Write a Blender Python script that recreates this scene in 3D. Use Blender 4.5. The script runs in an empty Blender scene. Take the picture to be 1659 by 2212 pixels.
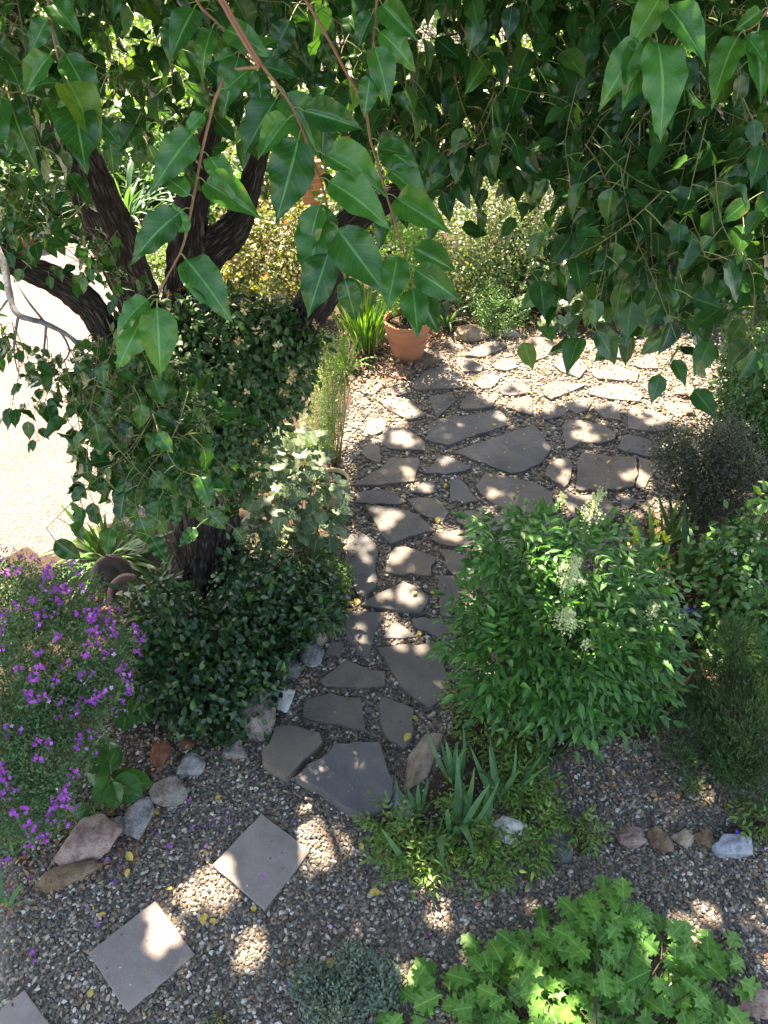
import bpy, math, random
import numpy as np
from math import radians as R, sin, cos, pi
rng = np.random.default_rng(7); random.seed(7)
S = bpy.context.scene; C = S.collection
# ---------------------------------------------------------------- camera
F, CX, CY, PITCH, ROLL, CH = 1790.0, 829.5, 1106.0, R(41), R(-2), 4.6
cd = bpy.data.cameras.new('camera'); cam = bpy.data.objects.new('camera', cd); C.objects.link(cam)
cd.sensor_fit = 'VERTICAL'; cd.sensor_height = 36; cd.lens = F * 36 / 2212; cd.clip_start = 0.05; cd.clip_end = 400
Fw = np.array([0, cos(PITCH), -sin(PITCH)]); Up0 = np.array([0, sin(PITCH), cos(PITCH)]); Ri0 = np.array([1., 0, 0])
# roll: image x,y -> world right/up mix
Ri = Ri0 * cos(ROLL) + Up0 * sin(ROLL); Up = -Ri0 * sin(ROLL) + Up0 * cos(ROLL)
import mathutils
M = mathutils.Matrix(((Ri[0], Up[0], -Fw[0], 0), (Ri[1], Up[1], -Fw[1], 0), (Ri[2], Up[2], -Fw[2], CH), (0, 0, 0, 1)))
cam.matrix_world = M; S.camera = cam
CP = np.array([0, 0, CH])
def ray(x, y):
    return Ri * ((x - CX) / F) - Up * ((y - CY) / F) + Fw
def gnd(x, y, z=0.0):
    d = ray(x, y); t = (z - CH) / d[2]; return CP + d * t
def atY(x, y, Y):
    d = ray(x, y); return CP + d * (Y / d[1])
def atD(x, y, D):
    d = ray(x, y); return CP + d * D
def proj(P):
    q = np.atleast_2d(P) - CP; f = q @ Fw
    return CX + F * (q @ Ri) / f, CY - F * (q @ Up) / f
# ---------------------------------------------------------------- light
EL, AZX = R(53), -0.38
hd = np.array([AZX, 1.0]); hd /= np.linalg.norm(hd)
SUN = np.array([hd[0] * cos(EL), hd[1] * cos(EL), sin(EL)])     # towards the sun
sd = bpy.data.lights.new('sun', 'SUN'); sd.energy = 5.0; sd.angle = R(0.53); sd.color = (1.0, 0.94, 0.86)
so = bpy.data.objects.new('sun', sd); C.objects.link(so); so.location = (0, 0, 20)
so.rotation_euler = mathutils.Vector(SUN).to_track_quat('Z', 'Y').to_euler()
W = bpy.data.worlds.new('World'); S.world = W; W.use_nodes = True
nt = W.node_tree; bg = nt.nodes['Background']; sk = nt.nodes.new('ShaderNodeTexSky'); sk.sky_type = 'NISHITA'; sk.sun_disc = False
sk.sun_elevation = EL; sk.sun_rotation = math.atan2(SUN[0], SUN[1]); sk.air_density = 1.0; sk.dust_density = 1.5
nt.links.new(sk.outputs[0], bg.inputs[0]); bg.inputs[1].default_value = 0.118
S.view_settings.view_transform = 'Standard'; S.view_settings.look = 'None'; S.view_settings.gamma = 1; S.view_settings.exposure = 2.7
S.view_settings.use_white_balance = True; S.view_settings.white_balance_temperature = 8300; S.view_settings.white_balance_tint = 13
S.render.engine = 'CYCLES'
cy = S.cycles; cy.max_bounces = 6; cy.diffuse_bounces = 3; cy.glossy_bounces = 2; cy.transmission_bounces = 3; cy.transparent_max_bounces = 4
cy.caustics_reflective = False; cy.caustics_refractive = False; cy.use_denoising = True
# ---------------------------------------------------------------- materials
def mat(name):
    m = bpy.data.materials.new(name); m.use_nodes = True; n = m.node_tree.nodes; l = m.node_tree.links
    b = n['Principled BSDF']; return m, n, l, b, n['Material Output']
def node(n, t, **k):
    x = n.new(t)
    for a, v in k.items(): setattr(x, a, v)
    return x
def mathn(n, l, op, a, b=None, c=None, clamp=False):
    x = n.new('ShaderNodeMath'); x.operation = op; x.use_clamp = clamp
    for i, v in enumerate((a, b, c)):
        if v is None: continue
        if isinstance(v, (int, float)): x.inputs[i].default_value = v
        else: l.new(v, x.inputs[i])
    return x.outputs[0]
def mix(n, l, fac, a, b, typ='MIX'):
    x = n.new('ShaderNodeMix'); x.data_type = 'RGBA'; x.blend_type = typ
    for i, v in ((0, fac), (6, a), (7, b)):
        if isinstance(v, (int, float)): x.inputs[i].default_value = v
        elif isinstance(v, tuple): x.inputs[i].default_value = (*v[:3], 1)
        else: l.new(v, x.inputs[i])
    return x.outputs[2]
def ramp(n, l, fac, stops, interp='LINEAR'):
    x = n.new('ShaderNodeValToRGB'); x.color_ramp.interpolation = interp; e = x.color_ramp.elements
    while len(e) < len(stops): e.new(0.5)
    for q, (p, c) in zip(e, stops): q.position = p; q.color = (*c, 1) if len(c) == 3 else c
    l.new(fac, x.inputs[0]); return x.outputs[0]
def noise(n, l, scale, detail=4, rough=.55, vec=None, dim='3D', dist=0):
    x = n.new('ShaderNodeTexNoise'); x.inputs['Scale'].default_value = scale; x.inputs['Detail'].default_value = detail
    x.inputs['Roughness'].default_value = rough; x.inputs['Distortion'].default_value = dist
    if vec is not None: l.new(vec, x.inputs['Vector'])
    return x.outputs[0]
def objco(n): return n.new('ShaderNodeTexCoord').outputs['Object']
def geopos(n): return n.new('ShaderNodeNewGeometry').outputs['Position']
def bump(n, l, h, strength, dist, bsdf):
    x = n.new('ShaderNodeBump'); x.inputs['Strength'].default_value = strength; x.inputs['Distance'].default_value = dist
    l.new(h, x.inputs['Height']); l.new(x.outputs[0], bsdf.inputs['Normal']); return x.outputs[0]
def leafmat(name, c1, c2, rough=.4, transl=.3, vein=.35, spec=.5, back=1.25, nveins=9, tcol=None, odd=None):
    m, n, l, b, out = mat(name)
    rnd = node(n, 'ShaderNodeAttribute', attribute_name='rnd').outputs['Fac']
    cols = [(0, c1), (.92 if odd else 1, c2)] + ([(1, odd)] if odd else [])
    col = ramp(n, l, rnd, cols)
    uv = n.new('ShaderNodeUVMap'); sep = n.new('ShaderNodeSeparateXYZ'); l.new(uv.outputs[0], sep.inputs[0])
    if vein:
        au = mathn(n, l, 'ABSOLUTE', mathn(n, l, 'SUBTRACT', sep.outputs[0], .5))
        mid = mathn(n, l, 'LESS_THAN', au, .028)
        sv = mathn(n, l, 'FRACT', mathn(n, l, 'MULTIPLY', mathn(n, l, 'SUBTRACT', sep.outputs[1], mathn(n, l, 'MULTIPLY', au, .55)), nveins))
        sv = mathn(n, l, 'MULTIPLY', mathn(n, l, 'LESS_THAN', sv, .12), .22)
        f = mathn(n, l, 'MULTIPLY', mathn(n, l, 'MAXIMUM', mid, sv), vein)
        lt = tuple(min(1, x * 2.3 + .08) for x in c2)
        col = mix(n, l, f, col, lt)
    mo = noise(n, l, 34, 3, .6, geopos(n)); col = mix(n, l, 1.0, col, ramp(n, l, mo, [(.32, (.68, .74, .7)), (.5, (1, 1, 1)), (.7, (1.25, 1.15, .95))]), 'MULTIPLY')
    if vein:
        eb = mathn(n, l, 'MULTIPLY', mathn(n, l, 'GREATER_THAN', mathn(n, l, 'ADD', mathn(n, l, 'MULTIPLY', au, .5), mo), .84), mathn(n, l, 'GREATER_THAN', rnd, .55)); col = mix(n, l, mathn(n, l, 'MULTIPLY', eb, .7), col, (.16, .10, .035))
    bf = n.new('ShaderNodeNewGeometry').outputs['Backfacing']
    bk = mix(n, l, 1.0, col, (back, back * .98, back * 1.05), 'MULTIPLY')
    col2 = mix(n, l, bf, col, bk)
    l.new(col2, b.inputs['Base Color']); b.inputs['Specular IOR Level'].default_value = spec
    nz = noise(n, l, 60, 2, .5, geopos(n))
    l.new(mathn(n, l, 'ADD', mathn(n, l, 'MULTIPLY', nz, .15), rough - .08), b.inputs['Roughness'])
    if transl:
        t = n.new('ShaderNodeBsdfTranslucent'); k = tcol or (1.9, 1.6, .5)
        l.new(mix(n, l, 1.0, col2, k, 'MULTIPLY'), t.inputs[0]); ms = n.new('ShaderNodeMixShader'); ms.inputs[0].default_value = transl
        l.new(b.outputs[0], ms.inputs[1]); l.new(t.outputs[0], ms.inputs[2]); l.new(ms.outputs[0], out.inputs[0])
    return m
def plain(name, col, rough=.7, var=.25, scale=20, bmp=0, col2=None, dist=.01, spec=.3, metallic=0, uvs=False):
    m, n, l, b, out = mat(name)
    v = objco(n); nz = noise(n, l, scale, 5, .6, v)
    c2 = col2 or tuple(x * (1 - var) for x in col)
    rp = ramp(n, l, nz, [(.3, c2), (.7, col)]); l.new(rp, b.inputs['Base Color']); b.inputs['Roughness'].default_value = rough
    b.inputs['Specular IOR Level'].default_value = spec; b.inputs['Metallic'].default_value = metallic
    if bmp: bump(n, l, noise(n, l, scale * 2.5, 6, .65, v), bmp, dist, b)
    return m
MT = {}
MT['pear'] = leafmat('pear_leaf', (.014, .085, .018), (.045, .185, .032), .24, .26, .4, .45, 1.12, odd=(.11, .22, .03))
MT['pearmass'] = leafmat('pear_leaf_shaded', (.010, .052, .014), (.030, .118, .026), .22, .24, .35, .42, 1.12, odd=(.06, .15, .025))  # same tree's leaf, colour darkened to stand in for the canopy's shade
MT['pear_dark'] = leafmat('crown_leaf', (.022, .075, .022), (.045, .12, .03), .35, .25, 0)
MT['honey'] = leafmat('honeysuckle_leaf', (.016, .055, .018), (.04, .12, .03), .5, .25, .3)
MT['darkshrub'] = leafmat('glossy_shrub_leaf', (.014, .045, .018), (.035, .10, .035), .3, .2, .35, .5, odd=(.09, .2, .04))
MT['nandina'] = leafmat('nandina_leaf', (.022, .100, .024), (.065, .215, .042), .42, .3, .35, .5, odd=(.13, .30, .07))
MT['nandlow'] = leafmat('nandina_low_leaf', (.06, .15, .03), (.15, .27, .05), .45, .3, .3, odd=(.22, .12, .05))
MT['oak'] = leafmat('oak_leaf', (.062, .195, .035), (.125, .30, .055), .5, .32, .25, .4, nveins=5)
MT['iris'] = leafmat('iris_blade', (.035, .115, .055), (.08, .20, .085), .5, .25, .0)
MT['strap'] = leafmat('strap_leaf', (.035, .12, .025), (.085, .22, .04), .4, .3, 0)
MT['heuch'] = leafmat('heuchera_leaf', (.06, .115, .055), (.15, .215, .11), .5, .25, .4, nveins=5)
MT['bergenia'] = leafmat('bergenia_leaf', (.02, .085, .018), (.055, .17, .025), .35, .2, .4, nveins=6)
MT['fine'] = leafmat('fine_leaf', (.04, .11, .04), (.10, .20, .085), .55, .25, 0)
MT['rosemary'] = leafmat('rosemary_needle', (.025, .075, .025), (.075, .16, .05), .5, .2, 0)
MT['greydark'] = leafmat('dusky_shrub_leaf', (.028, .038, .028), (.075, .085, .06), .5, .15, 0)
MT['fern'] = leafmat('fern_leaf', (.03, .10, .025), (.07, .19, .045), .45, .25, .2)
MT['vine'] = leafmat('vine_leaf', (.04, .12, .035), (.10, .24, .06), .45, .28, .35)
MT['lime'] = leafmat('lime_leaf', (.07, .17, .035), (.14, .25, .06), .5, .35, 0)
MT['spirea'] = leafmat('spirea_leaf', (.09, .15, .035), (.17, .18, .06), .5, .3, 0, odd=(.30, .10, .06))
MT['bgshrub'] = leafmat('background_leaf', (.06, .13, .05), (.20, .27, .13), .4, .3, 0)
MT['grey'] = leafmat('silver_leaf', (.09, .14, .115), (.20, .27, .21), .6, .2, 0)
MT['potleaf'] = leafmat('pot_shrub_leaf', (.06, .17, .03), (.16, .34, .06), .4, .3, 0)
MT['grass'] = leafmat('grass_blade', (.08, .16, .03), (.22, .32, .07), .5, .3, 0)
MT['yellow'] = leafmat('yellow_leaf', (.50, .36, .07), (.68, .55, .16), .6, .2, .25)
MT['litter'] = leafmat('dry_leaf', (.16, .075, .045), (.42, .24, .14), .8, .1, .1, odd=(.6, .42, .14))
MT['purple'] = leafmat('purple_petal', (.30, .04, .42), (.48, .09, .58), .6, .3, 0, tcol=(1.2, 1, 1.2), odd=(.75, .5, .8))
MT['blue'] = leafmat('blue_petal', (.20, .26, .75), (.4, .45, .85), .6, .3, 0, tcol=(1, 1, 1.2))
MT['violet'] = leafmat('violet_petal', (.10, .04, .55), (.18, .08, .7), .6, .2, 0, tcol=(1, 1, 1.2))
MT['hflower'] = leafmat('honeysuckle_petal', (.62, .56, .36), (.60, .40, .14), .6, .3, 0, tcol=(1, 1, .8), odd=(.85, .78, .6))
MT['cream'] = leafmat('cream_floret', (.34, .42, .20), (.62, .66, .40), .6, .2, 0, tcol=(1, 1, .8))
MT['white'] = leafmat('white_floret', (.5, .55, .4), (.75, .75, .6), .6, .2, 0, tcol=(1, 1, .8))
MT['red'] = leafmat('red_petal', (.6, .02, .03), (.8, .06, .04), .6, .2, 0, tcol=(1, 1, 1))
MT['yflower'] = leafmat('yellow_bud', (.45, .50, .05), (.65, .62, .08), .6, .3, 0, tcol=(1, 1, .8))
MT['twig'] = plain('green_twig', (.22, .20, .09), .6, .3, 30)
MT['redtwig'] = plain('red_brown_twig', (.24, .10, .06), .5, .35, 40)
def twigmat():
    m, n, l, b, out = mat('twig_and_petiole'); l.new(ramp(n, l, node(n, 'ShaderNodeAttribute', attribute_name='rnd').outputs['Fac'], [(0, (.10, .11, .035)), (.25, (.12, .10, .04)), (.4, (.24, .10, .06)), (.5, (.27, .13, .07)), (.55, (.11, .19, .05)), (1, (.20, .26, .08))]), b.inputs['Base Color']); b.inputs['Roughness'].default_value = .5; return m
MT['twigpet'] = twigmat()
MT['petiole'] = plain('petiole', (.20, .26, .07), .5, .3, 30)
MT['stem'] = plain('woody_stem', (.10, .075, .05), .8, .5, 30, .4)
MT['lichen'] = plain('lichen_branch', (.34, .33, .33), .9, .5, 25, .6, (.10, .09, .09))
def bark():
    m, n, l, b, out = mat('furrowed_bark')
    uv = n.new('ShaderNodeUVMap').outputs[0]; mp = n.new('ShaderNodeMapping'); mp.inputs['Scale'].default_value = (13, 5.0, 1); l.new(uv, mp.inputs[0])
    w = noise(n, l, 1.0, 8, .7, mp.outputs[0], dist=.6)
    v = n.new('ShaderNodeTexVoronoi'); v.feature = 'DISTANCE_TO_EDGE'; v.inputs['Scale'].default_value = 1.6
    mx = n.new('ShaderNodeVectorMath'); mx.operation = 'ADD'; l.new(mp.outputs[0], mx.inputs[0])
    cn = n.new('ShaderNodeTexNoise'); cn.inputs['Scale'].default_value = 1.3; cn.inputs['Detail'].default_value = 4; l.new(mp.outputs[0], cn.inputs['Vector'])
    l.new(cn.outputs['Color'], mx.inputs[1]); l.new(mx.outputs[0], v.inputs['Vector'])
    h = mathn(n, l, 'ADD', mathn(n, l, 'MULTIPLY', mathn(n, l, 'MINIMUM', v.outputs['Distance'], .35), 2.0), mathn(n, l, 'MULTIPLY', w, .7))
    l.new(ramp(n, l, h, [(.3, (.013, .010, .009)), (.75, (.045, .036, .032)), (1, (.095, .08, .07))]), b.inputs['Base Color'])
    b.inputs['Roughness'].default_value = .9; b.inputs['Specular IOR Level'].default_value = .2; bump(n, l, h, 1.0, .022, b); return m
MT['bark'] = bark()
def slabmat():
    m, n, l, b, out = mat('grey_flagstone'); p = geopos(n)
    a = noise(n, l, 3.4, 9, .68, p); c = noise(n, l, 60, 4, .6, p)
    oi = n.new('ShaderNodeObjectInfo').outputs['Random']
    base = ramp(n, l, a, [(.3, (.10, .094, .090)), (.5, (.14, .130, .122)), (.62, (.155, .142, .130)), (.72, (.20, .170, .145))])
    tint = ramp(n, l, oi, [(0, (.82, .86, .98)), (.5, (1, 1, 1)), (1, (1.12, 1.0, .92))])
    col = mix(n, l, 1.0, base, tint, 'MULTIPLY'); col = mix(n, l, mathn(n, l, 'MULTIPLY', mathn(n, l, 'GREATER_THAN', c, .64), .35), col, (.25, .24, .23))
    st = noise(n, l, 1.1, 8, .7, p, dist=.4); col = mix(n, l, 1.0, col, ramp(n, l, st, [(.35, (.66, .68, .72)), (.5, (1, 1, 1)), (.62, (1.28, 1.16, 1.0))]), 'MULTIPLY')
    l.new(col, b.inputs['Base Color']); b.inputs['Roughness'].default_value = .72; b.inputs['Specular IOR Level'].default_value = .35
    h = mathn(n, l, 'ADD', mathn(n, l, 'MULTIPLY', noise(n, l, 6, 9, .7, p), 1.6), mathn(n, l, 'MULTIPLY', c, .12)); bump(n, l, h, .5, .02, b)
    return m
MT['slab'] = slabmat()
def pavermat():
    m, n, l, b, out = mat('grey_concrete'); p = geopos(n)
    a = noise(n, l, 5, 5, .6, p); c = noise(n, l, 130, 3, .6, p)
    base = ramp(n, l, a, [(.3, (.225, .192, .178)), (.7, (.29, .25, .23))])
    vo = n.new('ShaderNodeTexVoronoi'); vo.inputs['Scale'].default_value = 160; l.new(p, vo.inputs['Vector'])
    sp = mathn(n, l, 'LESS_THAN', vo.outputs['Distance'], .22)
    col = mix(n, l, mathn(n, l, 'MULTIPLY', sp, .35), base, (.08, .07, .07)); col = mix(n, l, mathn(n, l, 'MULTIPLY', mathn(n, l, 'GREATER_THAN', c, .62), .4), col, (.42, .39, .37))
    st = noise(n, l, 3, 8, .7, p, dist=.5); col = mix(n, l, 1.0, col, ramp(n, l, st, [(.35, (.78, .77, .76)), (.55, (1, 1, 1)), (.7, (1.1, 1.06, 1.0))]), 'MULTIPLY')
    l.new(col, b.inputs['Base Color']); b.inputs['Roughness'].default_value = .88; bump(n, l, c, .5, .004, b); return m
MT['paver'] = pavermat()
def rockmat(name, cols, sp=(.05, .045, .04), spf=.6, scale=16):
    m, n, l, b, out = mat(name); p = objco(n)
    a = noise(n, l, scale, 7, .65, p); c = noise(n, l, scale * 6, 4, .7, p)
    k = len(cols); base = ramp(n, l, a, [(.36 + .26 * i / max(1, k - 1), cols[i]) for i in range(k)])
    col = mix(n, l, mathn(n, l, 'MULTIPLY', mathn(n, l, 'LESS_THAN', c, .42), spf), base, sp)
    l.new(col, b.inputs['Base Color']); b.inputs['Roughness'].default_value = .85; b.inputs['Specular IOR Level'].default_value = .25
    bump(n, l, mathn(n, l, 'ADD', a, mathn(n, l, 'MULTIPLY', c, .4)), .9, .03, b); return m
RK = dict(
    pink=rockmat('pink_rock', [(.22, .13, .11), (.36, .24, .21), (.42, .32, .29)]),
    grey=rockmat('grey_rock', [(.12, .12, .12), (.26, .25, .25), (.36, .35, .36)]),
    lichen=rockmat('lichen_rock', [(.15, .12, .10), (.30, .25, .22), (.36, .31, .29)], spf=.85, scale=20),
    white=rockmat('quartz_rock', [(.45, .40, .33), (.68, .66, .62), (.8, .8, .8)], (.3, .25, .2), .4),
    dark=rockmat('dark_rock', [(.07, .07, .075), (.13, .13, .135), (.2, .19, .19)]),
    brown=rockmat('brown_rock', [(.13, .09, .065), (.24, .15, .09), (.30, .22, .16)]),
    red=rockmat('red_rock', [(.20, .07, .045), (.30, .11, .07), (.33, .15, .10)], (.1, .04, .03)),
    tan=rockmat('tan_rock', [(.26, .18, .12), (.40, .30, .22), (.42, .36, .30)], (.14, .1, .08), .4),
    blue=rockmat('blue_grey_rock', [(.22, .24, .29), (.40, .43, .50), (.50, .52, .58)], (.1, .11, .13), .7, 24))
def pebcols(n, l, fac):
    return ramp(n, l, fac, [(0, (.08, .074, .070)), (.12, (.14, .12, .10)), (.26, (.19, .165, .14)), (.38, (.145, .135, .125)), (.48, (.24, .19, .14)),
        (.60, (.11, .09, .07)), (.67, (.34, .275, .20)), (.76, (.18, .17, .16)), (.83, (.46, .40, .33)), (.91, (.25, .14, .085)), (.945, (.60, .57, .52))], 'CONSTANT')
def gravelmat(name, light=False):
    m, n, l, b, out = mat(name); p = geopos(n)
    v = n.new('ShaderNodeTexVoronoi'); v.inputs['Scale'].default_value = 62; l.new(p, v.inputs['Vector'])
    v2 = n.new('ShaderNodeSeparateColor'); l.new(v.outputs['Color'], v2.inputs[0])
    if light:
        col = ramp(n, l, v2.outputs[0], [(0, (.07, .064, .06)), (.4, (.115, .105, .097)), (.8, (.18, .155, .145))]); big = noise(n, l, 1.3, 5, .7, p); fl = noise(n, l, 26, 3, .7, p)
        f = mathn(n, l, 'MULTIPLY', mathn(n, l, 'GREATER_THAN', mathn(n, l, 'ADD', mathn(n, l, 'MULTIPLY', big, .45), fl), .80), .8)
        col = mix(n, l, f, col, (.15, .070, .060))
    else: col = mix(n, l, .35, pebcols(n, l, v2.outputs[0]), (.06, .048, .038))
    l.new(col, b.inputs['Base Color']); b.inputs['Roughness'].default_value = .8
    bump(n, l, mathn(n, l, 'SUBTRACT', 1.0, v.outputs['Distance']), 1.0, .012, b); return m
MT['gravel'] = gravelmat('gravel_bed'); MT['lightgravel'] = gravelmat('pale_gravel', True)
MT['soil'] = plain('dark_soil', (.075, .05, .035), .95, .5, 30, .8, None, .02)
def pebmat():
    m, n, l, b, out = mat('pebble'); r = n.new('ShaderNodeObjectInfo').outputs['Random']
    col = pebcols(n, l, r); z = noise(n, l, 90, 2, .5, geopos(n)); col = mix(n, l, mathn(n, l, 'MULTIPLY', z, .5), col, mix(n, l, 1.0, col, (.6, .6, .6), 'MULTIPLY'))
    l.new(col, b.inputs['Base Color']); b.inputs['Roughness'].default_value = .6; b.inputs['Specular IOR Level'].default_value = .35; return m
MT['pebble'] = pebmat()
MT['terracotta'] = plain('terracotta', (.46, .19, .105), .8, .25, 6, .3, (.36, .15, .085), .006)
MT['oldterra'] = plain('weathered_terracotta', (.36, .17, .10), .85, .25, 8, .3)
MT['rimcream'] = plain('glazed_rim', (.52, .44, .26), .5, .2, 8)
MT['rust'] = plain('rusty_metal', (.13, .075, .055), .55, .4, 9, .4, (.05, .035, .03), .004, .5, .35)
MT['blackplastic'] = plain('black_plastic', (.015, .015, .017), .45, .3, 9)
MT['pipe'] = plain('cream_pipe', (.60, .50, .33), .5, .1, 9)
MT['greenpot'] = plain('pale_green_glaze', (.34, .42, .30), .4, .1, 9)
# ---------------------------------------------------------------- mesh buffer
class Buf:
    def __init__(s): s.V = []; s.L = []; s.N = []; s.UV = []; s.RN = []; s.nv = 0
    def add(s, v, uv, loops, counts, rn):
        s.V.append(np.asarray(v, np.float32).reshape(-1, 3)); s.UV.append(np.asarray(uv, np.float32).reshape(-1, 2)); s.L.append(np.asarray(loops, np.int64) + s.nv)
        s.N.append(np.asarray(counts, np.int64)); s.RN.append(np.asarray(rn, np.float32) * np.ones(len(counts), np.float32)); s.nv += len(s.V[-1])
    def scatter(s, T, pos, d, nrm, sc, rn=None, wid=None):
        N = len(pos)
        if N == 0: return
        d = d / np.linalg.norm(d, axis=1, keepdims=True); r = np.cross(d, nrm); ln = np.linalg.norm(r, axis=1, keepdims=True); ln[ln < 1e-6] = 1
        r /= ln; u = np.cross(r, d)
        tv = T['v']; k = len(tv); sc = (np.ones(N) * sc)[:, None, None]; wd = 1.0 if wid is None else (np.ones(N) * wid)[:, None, None]
        v = pos[:, None, :] + sc * (tv[None, :, 0:1] * wd * r[:, None, :] + tv[None, :, 1:2] * d[:, None, :] + tv[None, :, 2:3] * u[:, None, :])
        off = (np.arange(N) * k)[:, None]
        rn = rng.random(N) if rn is None else rn
        s.add(v.reshape(-1, 3), np.tile(T['uv'], (N, 1)), (T['l'][None, :] + off).ravel(), np.tile(T['c'], N), np.repeat(rn, len(T['c'])))
    def scatterv(s, Ts, pos, d, nrm, sc, rn=None, wid=None):
        sc = np.ones(len(pos)) * sc; idx = rng.integers(0, len(Ts), len(pos)); rn = rng.random(len(pos)) if rn is None else np.ones(len(pos)) * rn
        for i, T in enumerate(Ts):
            q = idx == i
            s.scatter(T, pos[q], d[q], nrm[q], sc[q], rn[q], wid)
    def tube(s, pts, rad, seg=6, rn=.5, jit=0, cap=True):
        P = np.array(pts, float); n = len(P); rad = np.ones(n) * np.asarray(rad, float)
        tg = np.gradient(P, axis=0); tg /= np.linalg.norm(tg, axis=1, keepdims=True) + 1e-9
        a = np.array([0, 0, 1.]) if abs(tg[0][2]) < .9 else np.array([1., 0, 0]); x = np.cross(a, tg[0]); x /= np.linalg.norm(x)
        X = []
        for i in range(n):
            x = x - tg[i] * (x @ tg[i]); x /= np.linalg.norm(x) + 1e-9; X.append(x)
        X = np.array(X); Yv = np.cross(tg, X); th = np.arange(seg) * 2 * pi / seg
        rr = rad[:, None] * np.ones(seg)[None]
        if jit: rr = rr * (1 + jit * (rng.random((n, seg)) - .5))
        if hasattr(jit, '__len__'): pass
        v = P[:, None] + rr[..., None] * (np.cos(th)[None, :, None] * X[:, None] + np.sin(th)[None, :, None] * Yv[:, None])
        ln = np.r_[0, np.cumsum(np.linalg.norm(np.diff(P, axis=0), axis=1))]
        uv = np.stack(np.broadcast_arrays(np.abs(np.arange(seg) / seg * 2 - 1)[None, :] * 1.0, ln[:, None]), -1)
        i, j = np.meshgrid(np.arange(n - 1), np.arange(seg), indexing='ij'); j2 = (j + 1) % seg
        q = np.stack([i * seg + j, i * seg + j2, (i + 1) * seg + j2, (i + 1) * seg + j], -1).reshape(-1)
        cnt = [4] * ((n - 1) * seg)
        if cap: q = np.r_[q, np.arange(seg)[::-1], (n - 1) * seg + np.arange(seg)]; cnt += [seg, seg]
        s.add(v.reshape(-1, 3), uv.reshape(-1, 2), q, cnt, rn)
    def build(s, name, m, parent=None, smooth=True):
        me = bpy.data.meshes.new(name); V = np.concatenate(s.V); L = np.concatenate(s.L).astype(np.int32); N = np.concatenate(s.N).astype(np.int32)
        me.vertices.add(len(V)); me.vertices.foreach_set('co', V.ravel()); me.loops.add(len(L)); me.loops.foreach_set('vertex_index', L)
        st = np.r_[0, np.cumsum(N)[:-1]].astype(np.int32); me.polygons.add(len(N)); me.polygons.foreach_set('loop_start', st); me.polygons.foreach_set('loop_total', N)
        UV = np.concatenate(s.UV)[L]; uvl = me.uv_layers.new(name='UVMap'); uvl.data.foreach_set('uv', UV.astype(np.float32).ravel())
        at = me.attributes.new('rnd', 'FLOAT', 'FACE'); at.data.foreach_set('value', np.concatenate(s.RN).astype(np.float32))
        me.update(calc_edges=True)
        if smooth: me.shade_smooth()
        me.materials.append(m); o = bpy.data.objects.new(name, me); C.objects.link(o)
        if parent is not None:
            o.parent = parent; me.transform(mathutils.Matrix.Translation(-parent.location))
        return o
def tag(o, label=None, cat=None, group=None, kind=None):
    if label: o['label'] = label
    if cat: o['category'] = cat
    if group: o['group'] = group
    if kind: o['kind'] = kind
    return o
def thing(name, loc, label, cat, group=None):
    o = bpy.data.objects.new(name, None); C.objects.link(o); o.location = tuple(loc); o.empty_display_size = .1
    return tag(o, label, cat, group)
# ---------------------------------------------------------------- leaf templates
def leafT(prof, rows, cols, fold=.15, curl=.2, wave=0., wk=14, ph=0, tw=0, ser=0):
    """prof: list of (t, halfwidth) along unit length"""
    t = np.linspace(0, 1, rows + 1); pt = np.array(prof); w = np.interp(t, pt[:, 0], pt[:, 1])
    u = np.linspace(-1, 1, 2 * cols + 1); v = []; uv = []
    for i, ti in enumerate(t):
        wi = max(w[i], .004)
        if ser and 0 < i < rows: wi *= 1 + ser * (1 if i % 2 else -1)
        for uj in u:
            x = uj * wi; z = fold * abs(x) - curl * ti * ti + wave * sin(wk * ti + ph + (1.7 if uj > 0 else 0)) * uj * uj + tw * x * ti
            v.append((x, ti, z)); uv.append((uj * .5 + .5, ti))
    k = len(u); q = []
    for i in range(rows):
        for j in range(k - 1): q += [i * k + j, i * k + j + 1, (i + 1) * k + j + 1, (i + 1) * k + j]
    return dict(v=np.array(v), uv=np.array(uv), l=np.array(q), c=np.array([4] * (rows * (k - 1))))
PEAR = [(0, .02), (.035, .15), (.11, .27), (.23, .345), (.37, .365), (.51, .33), (.65, .26), (.77, .17), (.86, .09), (.935, .035), (1, .003)]
ROUNDP = [(0, .03), (.08, .2), (.25, .34), (.5, .38), (.75, .30), (.92, .14), (1, .01)]
OVATE = [(0, .02), (.1, .16), (.3, .28), (.55, .27), (.8, .15), (1, .01)]
LANCE = [(0, .02), (.15, .14), (.35, .205), (.6, .16), (.85, .055), (1, .005)]
T_near = [leafT(PEAR, 22, 3, fo, cu, wv, wk, p, tw, .008) for fo, cu, wv, wk, p, tw in ((.15, .18, .040, 20, 0, .15), (.35, .35, .034, 16, 1, -.25), (.05, -.1, .045, 23, 2, .1), (.5, .3, .036, 18, 3, .3), (.2, .5, .042, 21, 4, -.2), (.75, .2, .03, 17, 5, .1), (.3, .1, .05, 14, 2.5, .35))]
T_mid = [leafT(PEAR, 8, 2, fo, cu, .03, 16, p, tw) for fo, cu, p, tw in ((.25, .15, 0, .2), (.5, .3, 1, -.3), (.1, .05, 2, .1))]
T_low = [leafT(PEAR, 4, 1, .3, .2, 0, 0, 0, 0)]
T_ov = [leafT(OVATE, 5, 1, fo, cu) for fo, cu in ((.2, .15), (.5, .3), (.1, 0))]
T_round = [leafT(ROUNDP, 9, 3, fo, cu, .03, 9, p) for fo, cu, p in ((.15, .25, 0), (.3, .1, 2), (.1, .35, 4))]
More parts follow.
